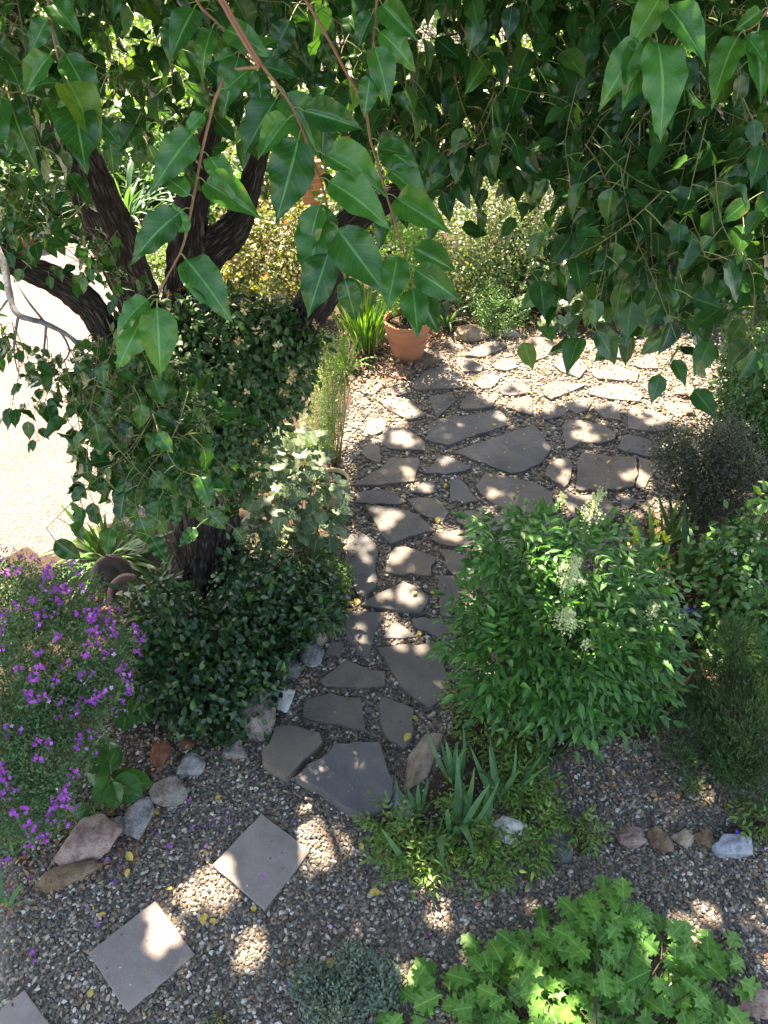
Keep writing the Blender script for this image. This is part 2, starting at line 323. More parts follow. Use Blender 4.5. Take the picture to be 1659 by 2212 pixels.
T_lance = [leafT(LANCE, 6, 1, fo, cu) for fo, cu in ((.35, .2), (.6, .35), (.2, .05))]
T_tiny = [leafT(OVATE, 2, 1, .3, .1)]
T_needle = [dict(v=np.array([(-.075, 0, 0), (.075, 0, 0), (0, 1, .0)]), uv=np.array([(0, 0), (1, 0), (.5, 1)]), l=np.array([0, 1, 2]), c=np.array([3]))]
def fan(out, z=.0, cup=.1):
    """lobed leaf outline around the base (0,0) -> fan from a centre point"""
    o = np.array(out, float); c = np.array([[0, .38]]); p = np.r_[c, o]
    zz = cup * np.hypot(p[:, 0], p[:, 1] - .38) ** 2 - z * p[:, 1] ** 2
    v = np.c_[p, zz]; n = len(o); q = []
    for i in range(n): q += [0, 1 + i, 1 + (i + 1) % n]
    return dict(v=v, uv=np.c_[p[:, 0] + .5, p[:, 1]], l=np.array(q), c=np.array([3] * n))
def oakT(z, wob):
    half = [(.0, 0), (.03, .06), (.07, .14), (.20, .20), (.25, .17), (.22, .25), (.19, .30), (.18, .35), (.23, .40), (.34, .45), (.40, .43), (.36, .52), (.42, .56), (.30, .59), (.21, .58), (.18, .62), (.22, .67), (.33, .76), (.28, .80), (.22, .82), (.15, .82), (.12, .86), (.14, .93), (.05, .93)]
    right = [(x * (1 + wob * .2), y) for x, y in half]; left = [(-x * (1 - wob * .15), y * .985 + .01) for x, y in half[1:]][::-1]
    pts = right + [(0.0, 1.0)] + left
    v = []; uv = []; q = []; c = []; mid = [(0, y) for y in (.85, .7, .55, .4, .25, .12)]
    for side, sg in ((right, 1), ([(-0.0, 0)] + left[::-1], -1)):
        poly = side + [(0.0, 1.0)] + mid; b0 = len(v)
        for x, y in poly: v.append((x, y, .22 * abs(x) - .5 * x * x - z * y * y)); uv.append((.5 + x * 1.2, y))
        for t in mathutils.geometry.tessellate_polygon([[mathutils.Vector((x, y, 0)) for x, y in poly]]):
            A_, B_, C_ = [poly[k] for k in t]; cr = (B_[0] - A_[0]) * (C_[1] - A_[1]) - (B_[1] - A_[1]) * (C_[0] - A_[0]); t = t if cr > 0 else t[::-1]
            q += [b0 + k for k in t]; c.append(3)
    return dict(v=np.array(v), uv=np.array(uv), l=np.array(q), c=np.array(c))
T_oak = [oakT(.15, 0), oakT(.35, .6), oakT(.05, -.7)]
def palmT(nl, depth, cup, z):
    o = []
    for i in range(nl * 4 + 1):
        a = -pi * .44 * 2 * (i / (nl * 4)) + pi * .94 + (pi * .44 - pi * .5); ph = i % 4
        r = .56 * (1 - (depth if ph == 0 else (0.02 if ph == 2 else depth * .35))); a2 = pi / 2 + (i / (nl * 4) - .5) * -pi * 1.72
        o.append((r * cos(a2), .38 + r * sin(a2)))
    o.append((0, .22)); return fan(o, z, cup)
T_palm = [palmT(5, .32, .25, .1), palmT(5, .25, -.3, .2), palmT(6, .3, .5, 0)]
def nrmz(a): return a / (np.linalg.norm(a, axis=-1, keepdims=True) + 1e-9)
def rdir(n): return nrmz(rng.normal(size=(n, 3)))
def shell(ells, n, inner=.25, top=True):
    """points on the union surface of ellipsoids [(cx,cy,cz,rx,ry,rz)]; returns pos, outward normal"""
    E = np.array(ells, float); E[:, 2] = np.maximum(E[:, 2], E[:, 5] * .4); ar = (E[:, 3] * E[:, 4] + E[:, 4] * E[:, 5] + E[:, 3] * E[:, 5]); P = []; N_ = []; tot = 0
    while tot < n:
        k = n * 2; i = rng.choice(len(E), k, p=ar / ar.sum()); d = rdir(k); rr = 1 - inner * rng.random(k) ** 1.6 + .05 * rng.normal(size=k) + .13 * (np.sin(d[:, 0] * 7 + i * 2.1) * np.sin(d[:, 1] * 6 + i) + np.sin(d[:, 2] * 8 + i * 1.3) * np.cos(d[:, 0] * 5 + i * .7))
        p = E[i, :3] + d * E[i, 3:] * rr[:, None]; nn = nrmz(d / E[i, 3:])
        dd = np.min(np.linalg.norm((p[:, None] - E[None, :, :3]) / E[None, :, 3:], axis=2), axis=1)
        ok = (dd > (1 - inner) * .92) & (p[:, 2] > .015); P.append(p[ok]); N_.append(nn[ok]); tot += ok.sum()
    return np.concatenate(P)[:n], np.concatenate(N_)[:n]
def stems(buf, base, tips, r0=.006, r1=.002, sag=.0, seg=5, k=5):
    for t in tips:
        b = np.array(base) + np.r_[rng.normal(0, .04, 2), 0]; m = (b + t) / 2 + np.r_[rng.normal(0, .05, 2), rng.random() * .1 + sag]
        s = np.linspace(0, 1, k)[:, None]; p = (1 - s) ** 2 * b + 2 * s * (1 - s) * m + s * s * np.array(t); buf.tube(p, np.linspace(r0, r1, k), seg)
def bush(name, label, cat, ells, n, T, size, m, base=None, nst=25, up=.5, inner=.3, droop=.4, group=None, stemmat='stem', clus=1, szv=.3, partname='foliage', stemr=.006):
    E = np.array(ells, float)
    if base is None: base = (E[:, 0].mean(), E[:, 1].mean(), 0.0)
    t = thing(name, base, label, cat, group)
    p, nn = shell(ells, max(1, n // clus), inner)
    if clus > 1:
        sp = size * 1.1; p = np.repeat(p, clus, 0) + rng.normal(0, sp, (len(p) * clus, 3)) * .7; nn = np.repeat(nn, clus, 0)
        p[:, 2] = np.maximum(p[:, 2], .01)
    d = nrmz(rdir(len(p)) + nn * .8 - np.array([0, 0, droop])); nr = nrmz(nn + np.array([0, 0, up]) + rdir(len(p)) * .55)
    b = Buf(); b.scatterv(T, p, d, nr, size * (1 + szv * (rng.random(len(p)) * 2 - 1))); b.build(partname, MT[m], t)
    if nst:
        q, _ = shell(ells, nst, .5); sb = Buf(); stems(sb, base, q, stemr, stemr * .35); sb.build('stem', MT[stemmat], t)
    return t
def E_px(lst):
    """ellipsoids from (px,py,Y,r[,rz]) : centre seen at that pixel on the plane y=Y"""
    return [(*atY(a[0], a[1], a[2]), a[3], a[3], a[4] if len(a) > 4 else a[3]) for a in lst]
def yof(x, y): return gnd(x, y)[1]
# ================================================================ SETTING
def sheet(name, pts, z, m):
    me = bpy.data.meshes.new(name); me.from_pydata([(p[0], p[1], z) for p in pts], [], [list(range(len(pts)))]); me.update(); me.materials.append(m)
    o = bpy.data.objects.new(name, me); C.objects.link(o); o['kind'] = 'structure'; return o
def wobble(pts, k=5, amp=.06, closed=True):
    out = []; n = len(pts)
    for i in range(n):
        a, b = np.array(pts[i][:2]), np.array(pts[(i + 1) % n][:2])
        for j in range(k): out.append(a + (b - a) * j / k + rng.normal(0, amp, 2) * (1 if j else .3))
    return out
sheet('ground', [(-60, -10), (60, -10), (60, 90), (-60, 90)], 0, MT['gravel'])
dr = [tuple(gnd(-900, 505)[:2]), (-14, 3.0)] + [tuple(gnd(x, y)[:2]) for x, y in ((-60, 1260), (60, 1215), (160, 1180), (230, 1110), (330, 1000), (330, 800), (300, 640), (230, 580), (200, 545), (60, 520))]
sheet('driveway', wobble(dr, 4, .03), .004, MT['lightgravel'])
for i, pl in enumerate([
    [(-80, 1210), (90, 1200), (230, 1130), (390, 1130), (560, 1160), (740, 1190), (745, 1330), (650, 1400), (540, 1450), (500, 1620), (330, 1640), (330, 1740), (200, 1800), (60, 1880), (-80, 1860)],
    [(1010, 1480), (1450, 1380), (1420, 1140), (1480, 1000), (1560, 900), (1800, 860), (1800, 1560), (1500, 1540), (1260, 1600), (1120, 1680), (950, 1820), (890, 1760), (990, 1560)],
    [(420, 560), (700, 520), (1000, 500), (1400, 480), (1700, 480), (1700, 640), (1340, 690), (1000, 715), (820, 760), (760, 830), (730, 1000), (740, 1180), (540, 1160), (400, 1100), (380, 800)]]):
    sheet('soil', wobble([gnd(*p)[:2] for p in pl], 4, .05), .008 + .004 * i, MT['soil'])
# pebbles (uncountable gravel)
def inpoly(px, py, poly):
    ins = np.zeros(len(px), bool); n = len(poly)
    for i in range(n):
        x1, y1 = poly[i]; x2, y2 = poly[(i + 1) % n]
        if y1 == y2: continue
        c = ((y1 > py) != (y2 > py)) & (px < (x2 - x1) * (py - y1) / (y2 - y1) + x1); ins ^= c
    return ins
def pebbles():
    xs = []
    for (y0, y1, w0, w1, dens, sc) in ((1.0, 3.2, 1.9, 2.3, 3700, .0102), (3.2, 5.2, 2.3, 3.2, 2600, .0115), (5.2, 9.5, 3.2, 5.0, 1100, .0145)):
        n = int(dens * (y1 - y0) * (w0 + w1)); y = rng.uniform(y0, y1, n); w = w0 + (w1 - w0) * (y - y0) / (y1 - y0); x = rng.uniform(-1, 1, n) * w
        xs.append(np.c_[x, y, rng.random(n) * .007 + .002, sc * (.55 + .75 * rng.random(n) ** 1.6)])
    P = np.concatenate(xs); px, py = proj(P[:, :3])
    keep = (px > -40) & (px < 1700) & (py < 2260)
    for poly in ([(-80, 1260), (250, 1200), (700, 1180), (700, 1340), (500, 1430), (430, 1560), (200, 1500), (180, 1700), (-80, 1780)], [(1060, 1300), (1440, 1200), (1420, 1420), (1250, 1540), (1040, 1500)], [(-100, 400), (260, 560), (700, 560), (720, 1200), (-100, 1240)], [(1480, 1000), (1800, 900), (1800, 1600), (1600, 1600), (1480, 1300)]):
        keep &= ~inpoly(px, py, poly)
    thin = inpoly(px, py, [(1180, 1560), (1800, 1560), (1800, 1760), (1180, 1720)]) & (rng.random(len(px)) < .35)
    P = P[keep & ~thin]; px, py = proj(P[:, :3]); on = np.zeros(len(P), bool)
    for pl, tt in TOPS:
        i_ = inpoly(px, py, pl); on |= i_; P[i_, 2] = tt + .001; P[i_, 3] *= .55
    P = P[~on | (rng.random(len(P)) < .018)]
    me = bpy.data.meshes.new('gravel'); me.vertices.add(len(P)); me.vertices.foreach_set('co', P[:, :3].astype(np.float32).ravel())
    a = me.attributes.new('psc', 'FLOAT', 'POINT'); a.data.foreach_set('value', P[:, 3].astype(np.float32))
    o = bpy.data.objects.new('gravel', me); C.objects.link(o); o['kind'] = 'stuff'; o['label'] = 'mixed grey, brown and white pebbles covering the ground'; o['category'] = 'gravel'
    me.materials.append(MT['pebble'])
    g = bpy.data.node_groups.new('pebble_scatter', 'GeometryNodeTree'); g.interface.new_socket('Geometry', in_out='INPUT', socket_type='NodeSocketGeometry'); g.interface.new_socket('Geometry', in_out='OUTPUT', socket_type='NodeSocketGeometry')
    N = g.nodes; L = g.links; gi = N.new('NodeGroupInput'); go = N.new('NodeGroupOutput')
    ico = N.new('GeometryNodeMeshIcoSphere'); ico.inputs['Radius'].default_value = 1; ico.inputs['Subdivisions'].default_value = 2
    js = []
    for k in range(4):
        sp = N.new('GeometryNodeSetPosition'); L.new(ico.outputs[0], sp.inputs['Geometry']); nz = N.new('ShaderNodeTexNoise'); nz.inputs['Scale'].default_value = .9; nz.inputs['Detail'].default_value = 1
        nz.noise_dimensions = '4D'; nz.inputs['W'].default_value = k * 7.3
        vm = N.new('ShaderNodeVectorMath'); vm.operation = 'SUBTRACT'; L.new(nz.outputs['Color'], vm.inputs[0]); vm.inputs[1].default_value = (.5, .5, .5)
        v2 = N.new('ShaderNodeVectorMath'); v2.operation = 'SCALE'; L.new(vm.outputs[0], v2.inputs[0]); v2.inputs['Scale'].default_value = 1.7
        L.new(v2.outputs[0], sp.inputs['Offset']); js.append(sp.outputs[0])
    gti = N.new('GeometryNodeGeometryToInstance')
    for q in js[::-1]: L.new(q, gti.inputs[0])
    sm = N.new('GeometryNodeSetMaterial'); sm.inputs['Material'].default_value = MT['pebble']; L.new(gti.outputs[0], sm.inputs[0])
    iop = N.new('GeometryNodeInstanceOnPoints'); L.new(gi.outputs[0], iop.inputs['Points']); L.new(sm.outputs[0], iop.inputs['Instance']); iop.inputs['Pick Instance'].default_value = True
    rv = N.new('FunctionNodeRandomValue'); rv.data_type = 'FLOAT_VECTOR'; rv.inputs[0].default_value = (-.35, -.35, 0); rv.inputs[1].default_value = (.35, .35, 6.28); L.new(rv.outputs[0], iop.inputs['Rotation'])
    rs = N.new('FunctionNodeRandomValue'); rs.data_type = 'FLOAT_VECTOR'; rs.inputs[0].default_value = (1.0, .65, .38); rs.inputs[1].default_value = (1.45, 1.0, .7); rs.inputs['Seed'].default_value = 5
    at = N.new('GeometryNodeInputNamedAttribute'); at.data_type = 'FLOAT'; at.inputs['Name'].default_value = 'psc'
    vs = N.new('ShaderNodeVectorMath'); vs.operation = 'SCALE'; L.new(rs.outputs[0], vs.inputs[0]); L.new(at.outputs[0], vs.inputs['Scale']); L.new(vs.outputs[0], iop.inputs['Scale'])
    L.new(iop.outputs[0], go.inputs[0]); md = o.modifiers.new('scatter', 'NODES'); md.node_group = g
# ================================================================ FLAGSTONES
MP = {'1': (768, 603.5, .496), '2': (740.6, 877.8, .4299), '3': (630.9, 1097.2, .2811), '4': (493.7, 1316.7, .3307)}
SL = [  # map, thickness, label, outline
('2', .035, 'long flagstone just behind the biggest flagstone of the patio', '417,160 430,90 480,60 640,38 780,20 812,45 835,90 700,132 600,165 525,193 470,180'),
('2', .035, 'biggest flagstone, pointed at its left end, in the middle of the patio', '548,228 650,190 780,150 955,88 1000,130 1030,185 1047,200 1025,250 985,290 905,325 845,335 765,305 745,297 660,265'),
('2', .03, 'triangular flagstone with one small light spot left of the biggest flagstone', '405,332 455,285 490,240 530,250 580,275 648,305 600,325 515,340'),
('2', .03, 'flagstone with a cluster of light spots left of the long flagstone', '195,160 205,120 250,100 300,90 340,120 380,150 415,180 418,222 300,215 230,210 200,185'),
('2', .025, 'rounded flagstone half under the plants at the left edge of the patio', '90,230 130,175 180,200 195,250 185,285 120,260'),
('2', .03, 'wide flagstone with spots at its right side, above the glazed pot rim', '45,395 110,355 190,310 240,255 380,255 388,280 370,330 360,375 250,385 130,395'),
('2', .022, 'tiny three-cornered flagstone between the path and the wide left slab', '345,430 380,400 430,365 465,395 470,430 400,435'),
('2', .022, 'leaf-strewn flagstone at the left edge beside the lobed-leaf plant', '60,480 90,425 230,415 280,450 295,490 150,490'),
('2', .03, 'pointed flagstone with a yellow leaf at the head of the path', '320,465 390,455 470,460 500,495 535,530 500,580 420,550 370,520'),
('2', .035, 'kite-shaped flagstone with a big light patch at the head of the path', '105,490 200,500 310,515 370,540 420,580 470,620 380,640 330,655 240,687 190,640 150,560'),
('2', .03, 'narrow wedge flagstone below the biggest flagstone', '538,365 590,362 630,400 680,475 610,487 540,475'),
('2', .035, 'large flagstone partly hidden behind the top of the bright green bush', '665,400 710,340 790,345 870,360 940,375 1000,400 1050,440 1062,530 970,537 850,520 760,490 710,450'),
('2', .03, 'tall oval flagstone right of the biggest flagstone', '1015,345 1030,300 1080,265 1140,260 1155,300 1140,370 1115,405 1060,375'),
('2', .04, 'nearly rectangular dark flagstone at the right of the patio', '1172,410 1175,350 1182,260 1200,232 1260,235 1350,250 1468,248 1480,320 1464,400 1380,415 1200,418'),
('2', .03, 'flagstone fitted against the right side of the rectangular dark slab', '1480,250 1550,270 1595,300 1585,320 1540,360 1520,405 1474,408 1490,320'),
('2', .03, 'flagstone behind the rectangular dark slab, beside the dusky shrub', '1388,215 1400,150 1440,137 1530,165 1600,190 1640,220 1620,265 1530,250 1440,232'),
('2', .035, 'chipped flagstone with a row of bright oval spots', '1105,130 1105,90 1140,65 1260,75 1320,95 1370,130 1365,165 1290,185 1230,180 1190,180 1130,212 1115,170'),
('2', .03, 'four-sided flagstone with light spots behind the dusky shrub', '1440,110 1430,20 1470,8 1560,15 1640,60 1650,115 1560,125'),
('2', .03, 'flagstone disappearing under the upper left of the bright green bush', '565,565 600,530 660,520 760,545 830,560 835,610 700,640 660,630'),
('2', .03, 'lens-shaped flagstone with one bright spot beside the path', '425,660 530,630 580,618 640,635 700,670 640,700 520,698'),
('2', .03, 'flagstone under the fluffy flower head at the top of the bright green bush', '1090,450 1120,432 1200,445 1250,440 1340,465 1375,535 1330,600 1240,615 1170,560'),
('2', .02, 'small square flagstone among yellow leaves near the sword-leaved plants', '1395,455 1440,452 1470,480 1435,515 1400,500'),
('3', .035, 'tall pinkish flagstone along the left side of the path', '415,260 450,200 520,175 590,220 640,280 660,330 640,400 640,480 660,560 640,610 580,650 530,700 480,640 460,560 400,460 420,350'),
('3', .035, 'blocky path flagstone beside the tall pinkish one', '720,490 735,420 760,340 800,300 870,290 980,330 1110,375 1070,450 1060,520 960,510 800,505'),
('3', .03, 'path flagstone running under the left side of the bright green bush', '1140,310 1240,330 1330,370 1330,490 1240,510 1180,430'),
('3', .035, 'sunlit arrowhead flagstone across the path', '530,740 600,690 720,630 800,590 870,565 960,600 1010,640 1045,670 1030,740 980,800 880,795 760,775 640,755'),
('3', .03, 'narrow flagstone right of the sunlit arrowhead flagstone', '1115,515 1240,520 1300,640 1260,760 1180,840 1140,820'),
('3', .035, 'tapering flagstone with light dots at the left of the path', '405,810 500,785 600,795 700,800 700,840 660,910 620,1000 600,1155 560,1150 500,1100 440,1020 410,930'),
('3', .02, 'small triangular flagstone in a sunny gap of the path', '690,1005 720,960 790,860 850,900 900,950 950,985 850,1000'),
('3', .03, 'path flagstone below the narrow one, half under green leaflets', '920,850 1000,840 1160,860 1180,900 1240,1000 1150,1010 1030,940 930,910'),
('4', .04, 'largest flagstone of the narrow path, five-sided', '965,245 1100,230 1330,220 1375,240 1400,330 1450,500 1400,580 1330,635 1230,585 1120,490 1060,400 1020,320'),
('3', .02, 'little dark flagstone beside the tan border rock', '265,1110 300,1030 380,1025 400,1080 360,1125'),
('4', .035, 'bluish boat-shaped flagstone left of the five-sided one', '600,460 640,425 690,390 770,325 830,350 920,390 1025,405 1022,480 960,495 720,495 620,490'),
('4', .035, 'brown-cornered flagstone right of the white quartz rock', '490,700 500,580 600,565 660,545 760,570 870,570 880,640 890,790 820,775 700,745 580,725'),
('4', .035, 'shield-shaped flagstone with a pale yellow leaf at its right', '975,630 1000,565 1100,600 1220,650 1200,720 1210,790 1150,910 1090,870 1010,800 990,720'),
('4', .075, 'left one of the two thick front flagstones of the path', '215,910 270,870 310,760 420,755 520,785 600,800 612,860 540,930 450,1020 375,1085 290,1040 215,1000'),
('4', .08, 'biggest thick front flagstone where the path begins', '430,1090 520,1010 610,960 660,920 700,870 850,865 980,865 1010,930 1030,1020 1075,1110 1070,1200 1020,1290 890,1345 760,1290 640,1200 520,1130'),
('1', .02, 'flagstone in front of the terracotta pot', '130,385 200,375 260,395 190,438 140,415'),
('1', .03, 'dark flagstone at the right foot of the terracotta pot', '250,380 300,300 370,310 385,340 330,370 290,385'),
('1', .03, 'large flagstone in front and right of the terracotta pot', '245,465 300,400 380,370 430,395 460,420 465,470 350,475 270,478'),
('1', .025, 'flagstone below the tan edging rock behind the patio', '480,330 520,290 600,265 660,275 640,300 560,335'),
('1', .025, 'small flagstone two steps right of the terracotta pot', '430,340 500,345 560,375 550,400 470,400'),
('1', .03, 'dark flagstone speckled with light at the back of the patio', '725,320 730,280 760,250 860,255 920,290 870,320 780,355 740,345'),
('1', .025, 'thin flagstone in the back row of the patio, second from the right', '930,270 990,265 1045,290 1030,318 980,305'),
('1', .03, 'rightmost visible flagstone of the back row', '1045,265 1110,262 1180,290 1180,345 1110,335 1070,300'),
('1', .025, 'flagstone seen just below the hanging leaves at the right', '1210,370 1230,340 1300,330 1320,385 1250,385'),
('1', .03, 'sunlit flagstone behind the whitest slab', '860,370 900,340 1000,350 1010,390 975,428 900,400'),
('1', .03, 'long sunlit flagstone with shadow spots at the back right', '1030,410 1050,375 1130,370 1235,405 1220,445 1130,435 1060,430'),
('1', .03, 'whitest sunlit flagstone, tapering to the right', '805,465 870,440 960,450 1008,455 930,490 855,520 820,500'),
('1', .035, 'brilliantly sunlit long flagstone right of the whitest one', '1020,480 1100,450 1200,465 1260,500 1235,530 1110,520 1020,500'),
('1', .025, 'flagstone with small round spots at the right end of the sunlit strip', '1240,455 1290,440 1350,460 1340,500 1290,500'),
('1', .03, 'half sunlit flagstone left of the whitest one', '620,480 660,440 740,430 770,460 760,490 690,505 640,500'),
('1', .025, 'shaded flagstone behind the half sunlit one', '510,450 560,410 640,425 620,445 590,472 560,475'),
('1', .025, 'lightly speckled small flagstone in the second row from the back', '590,370 640,340 700,345 710,380 660,395 610,390'),
('1', .03, 'flagstone with a bright top edge above the long flagstone', '455,560 480,500 560,500 610,520 600,550 520,562'),
('1', .025, 'plain wedge flagstone behind the biggest flagstone', '655,555 700,515 768,512 770,590 710,575'),
('1', .03, 'pointed flagstone right of the plain wedge one', '798,550 860,540 918,556 915,590 825,612 805,590'),
('1', .025, 'split flagstone below the whitest sunlit slab', '925,540 990,510 1030,530 1000,570 970,585 928,562'),
('1', .03, 'flagstone covered in round light spots below the brilliant long slab', '1035,560 1080,535 1150,542 1158,612 1090,605'),
('1', .03, 'flagstone with a sunny lower half at the left of the patio', '100,530 170,510 230,520 310,590 240,610 150,570'),
('1', .025, 'sunlit flagstone pointing down, left of the one with a bright top edge', '320,510 400,495 445,520 400,560 355,600 340,560'),
('1', .02, 'flagstone at the far left of the patio beside feathery stems', '20,650 60,600 140,610 130,650 70,680'),
('1', .02, 'speckled flagstone below the green blades left of the terracotta pot', '20,480 60,440 125,430 128,462 80,500 40,500'),
('1', .02, 'narrow flagstone between leaf litter below the terracotta pot', '138,492 160,462 240,470 250,490 190,503'),
('1', .025, 'sun-dappled flagstone at the right edge near the dusky shrub', '1340,560 1380,530 1450,540 1470,580 1400,600'),
('1', .02, 'small bright flagstone at the far right of the sunlit strip', '1380,470 1450,450 1500,480 1460,508 1390,500')]
def slab(label, pts, th, m, name='flagstone', group=None, jit=.006, bev=.005, cat='flagstone', sub=4):
    c = np.mean(pts, 0)[:2]; o2 = []
    n = len(pts)
    for i in range(n):
        a, b = np.array(pts[i][:2]) - c, np.array(pts[(i + 1) % n][:2]) - c
        k = max(1, min(sub, int(np.linalg.norm(b - a) / .05)))
        for j in range(k): o2.append(a + (b - a) * j / k + rng.normal(0, jit, 2) * (1 if j else .5))
    if (np.array(o2)[:, 0] * np.roll(np.array(o2)[:, 1], -1) - np.array(o2)[:, 1] * np.roll(np.array(o2)[:, 0], -1)).sum() < 0: o2 = o2[::-1]
    o2 = np.array(o2); nn = len(o2); ln = np.linalg.norm(o2, axis=1, keepdims=True); ins = o2 * (1 - bev / np.maximum(ln, .05)); jo = o2 * (1 + rng.normal(0, .004, (nn, 1)))
    v = [(x, y, -.02) for x, y in jo] + [(x, y, th * .45) for x, y in o2] + [(x, y, th - bev * .6) for x, y in jo] + [(x, y, th) for x, y in ins]; f = []
    for r_ in range(3):
        for i in range(nn): j = (i + 1) % nn; f.append((r_ * nn + i, r_ * nn + j, (r_ + 1) * nn + j, (r_ + 1) * nn + i))
    f.append(tuple(range(3 * nn, 4 * nn)))
    me = bpy.data.meshes.new(name); me.from_pydata(v, [], f); me.update(); me.materials.append(m)
    ob = bpy.data.objects.new(name, me); C.objects.link(ob); ob.location = (c[0], c[1], 0); return tag(ob, label, cat, group)
SLABPX = []; TOPS = []
for i, (mp, th, lab, o) in enumerate(SL):
    mx, my, k = MP[mp]; P = [tuple(map(float, q.split(','))) for q in o.split()]; P = [(mx + a * k, my + b * k) for a, b in P]; SLABPX.append(P)
    t = (th * .45 if th < .06 else th) + .010 + (i % 7) * .0011; TOPS.append((P, t))
    slab(lab, [gnd(a, b, t) for a, b in P], t, MT['slab'], group='flagstones laid in the gravel')
for lab, P in (('square concrete paver nearest the thick front flagstones', [(565, 1757), (670, 1837), (571, 1965), (459, 1868)]), ('square concrete paver with a cluster of light spots in its top corner', [(335, 1945), (420, 2060), (275, 2185), (190, 2058)]),
               ('square concrete paver cut off by the lower left corner of the photo', [(52, 2138), (135, 2250), (0, 2380), (-100, 2262)])):
    TOPS.append((P, .026)); slab(lab, [gnd(a, b, .026) for a, b in P], .026, MT['paver'], 'square_paver', 'square pavers set in the gravel', .0012, .005, 'paver', 8)
pebbles()
# ================================================================ ROCKS
def rock(x, y, w, h, ang, m, label, hz=.6, seed=0, name='rock', flat=0):
    r = np.random.default_rng(seed + int(x * 7 + y)); D = np.linalg.norm(gnd(x, y) - CP); W_ = w / F * D / 2; dep = math.asin(-nrmz(ray(x, y))[2])
    H = W_ * 2 * hz; Hy = max(.3 * W_, (h / F * D - H * cos(dep) * .7) / sin(dep) / 2)
    import bmesh
    bm = bmesh.new(); bmesh.ops.create_icosphere(bm, subdivisions=4, radius=1); V = np.array([v.co[:] for v in bm.verts])
    pl = [nrmz(r.normal(size=3)) for _ in range(11)]
    for q in pl:
        dd = V @ q; lim = r.uniform(.5, .85); V = V - np.maximum(dd - lim, 0)[:, None] * q * .92
    for s_, a_ in ((2.2, .07), (5, .035), (11, .015)):
        ph = r.uniform(0, 6, 3); V = V * (1 + a_ * (np.sin(V[:, 0] * s_ + ph[0]) * np.sin(V[:, 1] * s_ + ph[1]) + np.sin(V[:, 2] * s_ * 1.3 + ph[2])))[:, None]
    V = V * np.array([1 + .10 * mathutils.noise.fractal(mathutils.Vector(q * 2.6 + x * .01), .8, 2.1, 5) for q in V])[:, None]
    V = V / np.abs(V).max(0) * np.array([W_, Hy, H * .62]); a = R(ang); V[:, 0], V[:, 1] = V[:, 0] * cos(a) - V[:, 1] * sin(a), V[:, 0] * sin(a) + V[:, 1] * cos(a)
    for v, c_ in zip(bm.verts, V): v.co = c_
    me = bpy.data.meshes.new(name); bm.to_mesh(me); bm.free(); me.shade_smooth(); me.materials.append(RK[m]); o = bpy.data.objects.new(name, me); C.objects.link(o)
    g = gnd(x, y, H * .25); o.location = (g[0], g[1], H * .30); return tag(o, label, 'rock')
for a in [
 (188, 1820, 135, 92, 25, 'pink', 'big pink rock with a sunlit top ridge at the lower left', .45), (296, 1772, 62, 92, -12, 'grey', 'pale grey upright stone right of the big pink rock', .5),
 (255, 1780, 36, 42, 0, 'grey', 'small grey stone wedged between the pink and the pale grey rocks', .5), (366, 1713, 78, 74, 10, 'lichen', 'rounded grey-brown rock with a yellow leaf beside it', .5),
 (411, 1660, 62, 66, -20, 'grey', 'mottled grey rock above the rounded grey-brown one', .55), (351, 1628, 48, 66, 0, 'red', 'red-brown oval stone on the gravel', .35), (405, 1606, 34, 30, 0, 'red', 'small brick-red stone under the glossy shrub', .4),
 (552, 1545, 86, 132, 12, 'lichen', 'large lichen-spotted boulder left of the white quartz rock', .6), (614, 1512, 46, 70, 0, 'white', 'white quartz rock with a rusty leaf on it', .5),
 (612, 1442, 84, 78, 0, 'dark', 'dark grey boulder under the glossy shrub', .55), (674, 1420, 56, 74, 8, 'grey', 'square-sided grey rock beside the little dark flagstone', .6),
 (688, 1378, 52, 48, 20, 'tan', 'tan rock with a sunlit face bordering the path', .5), (718, 1358, 40, 34, 0, 'brown', 'brown rock tucked behind the tan border rock', .5), (150, 1890, 130, 50, 20, 'brown', 'flat brown rock half buried below the big pink rock', .2),
 (505, 1620, 60, 50, 0, 'lichen', 'low grey stone at the foot of the trailing glossy leaves', .4),
 (912, 1640, 60, 150, -28, 'tan', 'long tan edging rock beside the path and the grey-green blades', .35), (864, 1745, 54, 92, 5, 'blue', 'bluish white rock right of the thick front flagstone', .5),
 (1102, 1797, 100, 66, -18, 'white', 'whitish granite rock below the wide grey-green leaf fan', .4), (1205, 1828, 70, 84, 0, 'dark', 'dark rock left of the small bright seedling', .45), (1265, 1805, 60, 54, 0, 'brown', 'dull brown rock right of the small bright seedling', .4),
 (1362, 1808, 62, 52, 15, 'pink', 'pink stone, first of the row of five on the gravel', .45), (1425, 1812, 52, 62, 10, 'brown', 'orange-brown stone, second of the row of five', .5), (1476, 1812, 48, 44, 0, 'tan', 'tan stone, third of the row of five', .5),
 (1523, 1813, 48, 42, 0, 'brown', 'brown stone, fourth of the row of five', .5), (1590, 1832, 94, 56, -8, 'blue', 'long blue-grey stone at the end of the row of five', .4), (1640, 2170, 80, 60, 0, 'pink', 'pink rock at the lower right corner', .5),
 (1012, 722, 95, 40, 0, 'tan', 'flat tan edging rock right of the terracotta pot', .35), (1100, 722, 60, 22, 0, 'grey', 'low edging stone at the back of the patio', .3),
 (30, 530, 34, 30, 0, 'red', 'left one of three red rocks beyond the driveway', .8), (62, 525, 38, 32, 0, 'red', 'middle one of three red rocks beyond the driveway', .8), (99, 520, 40, 36, 0, 'tan', 'right one of three red rocks beyond the driveway', .8),
 (700, 1345, 30, 26, 0, 'dark', 'dark stone where the bed meets the path', .5)]:
    rock(*a)
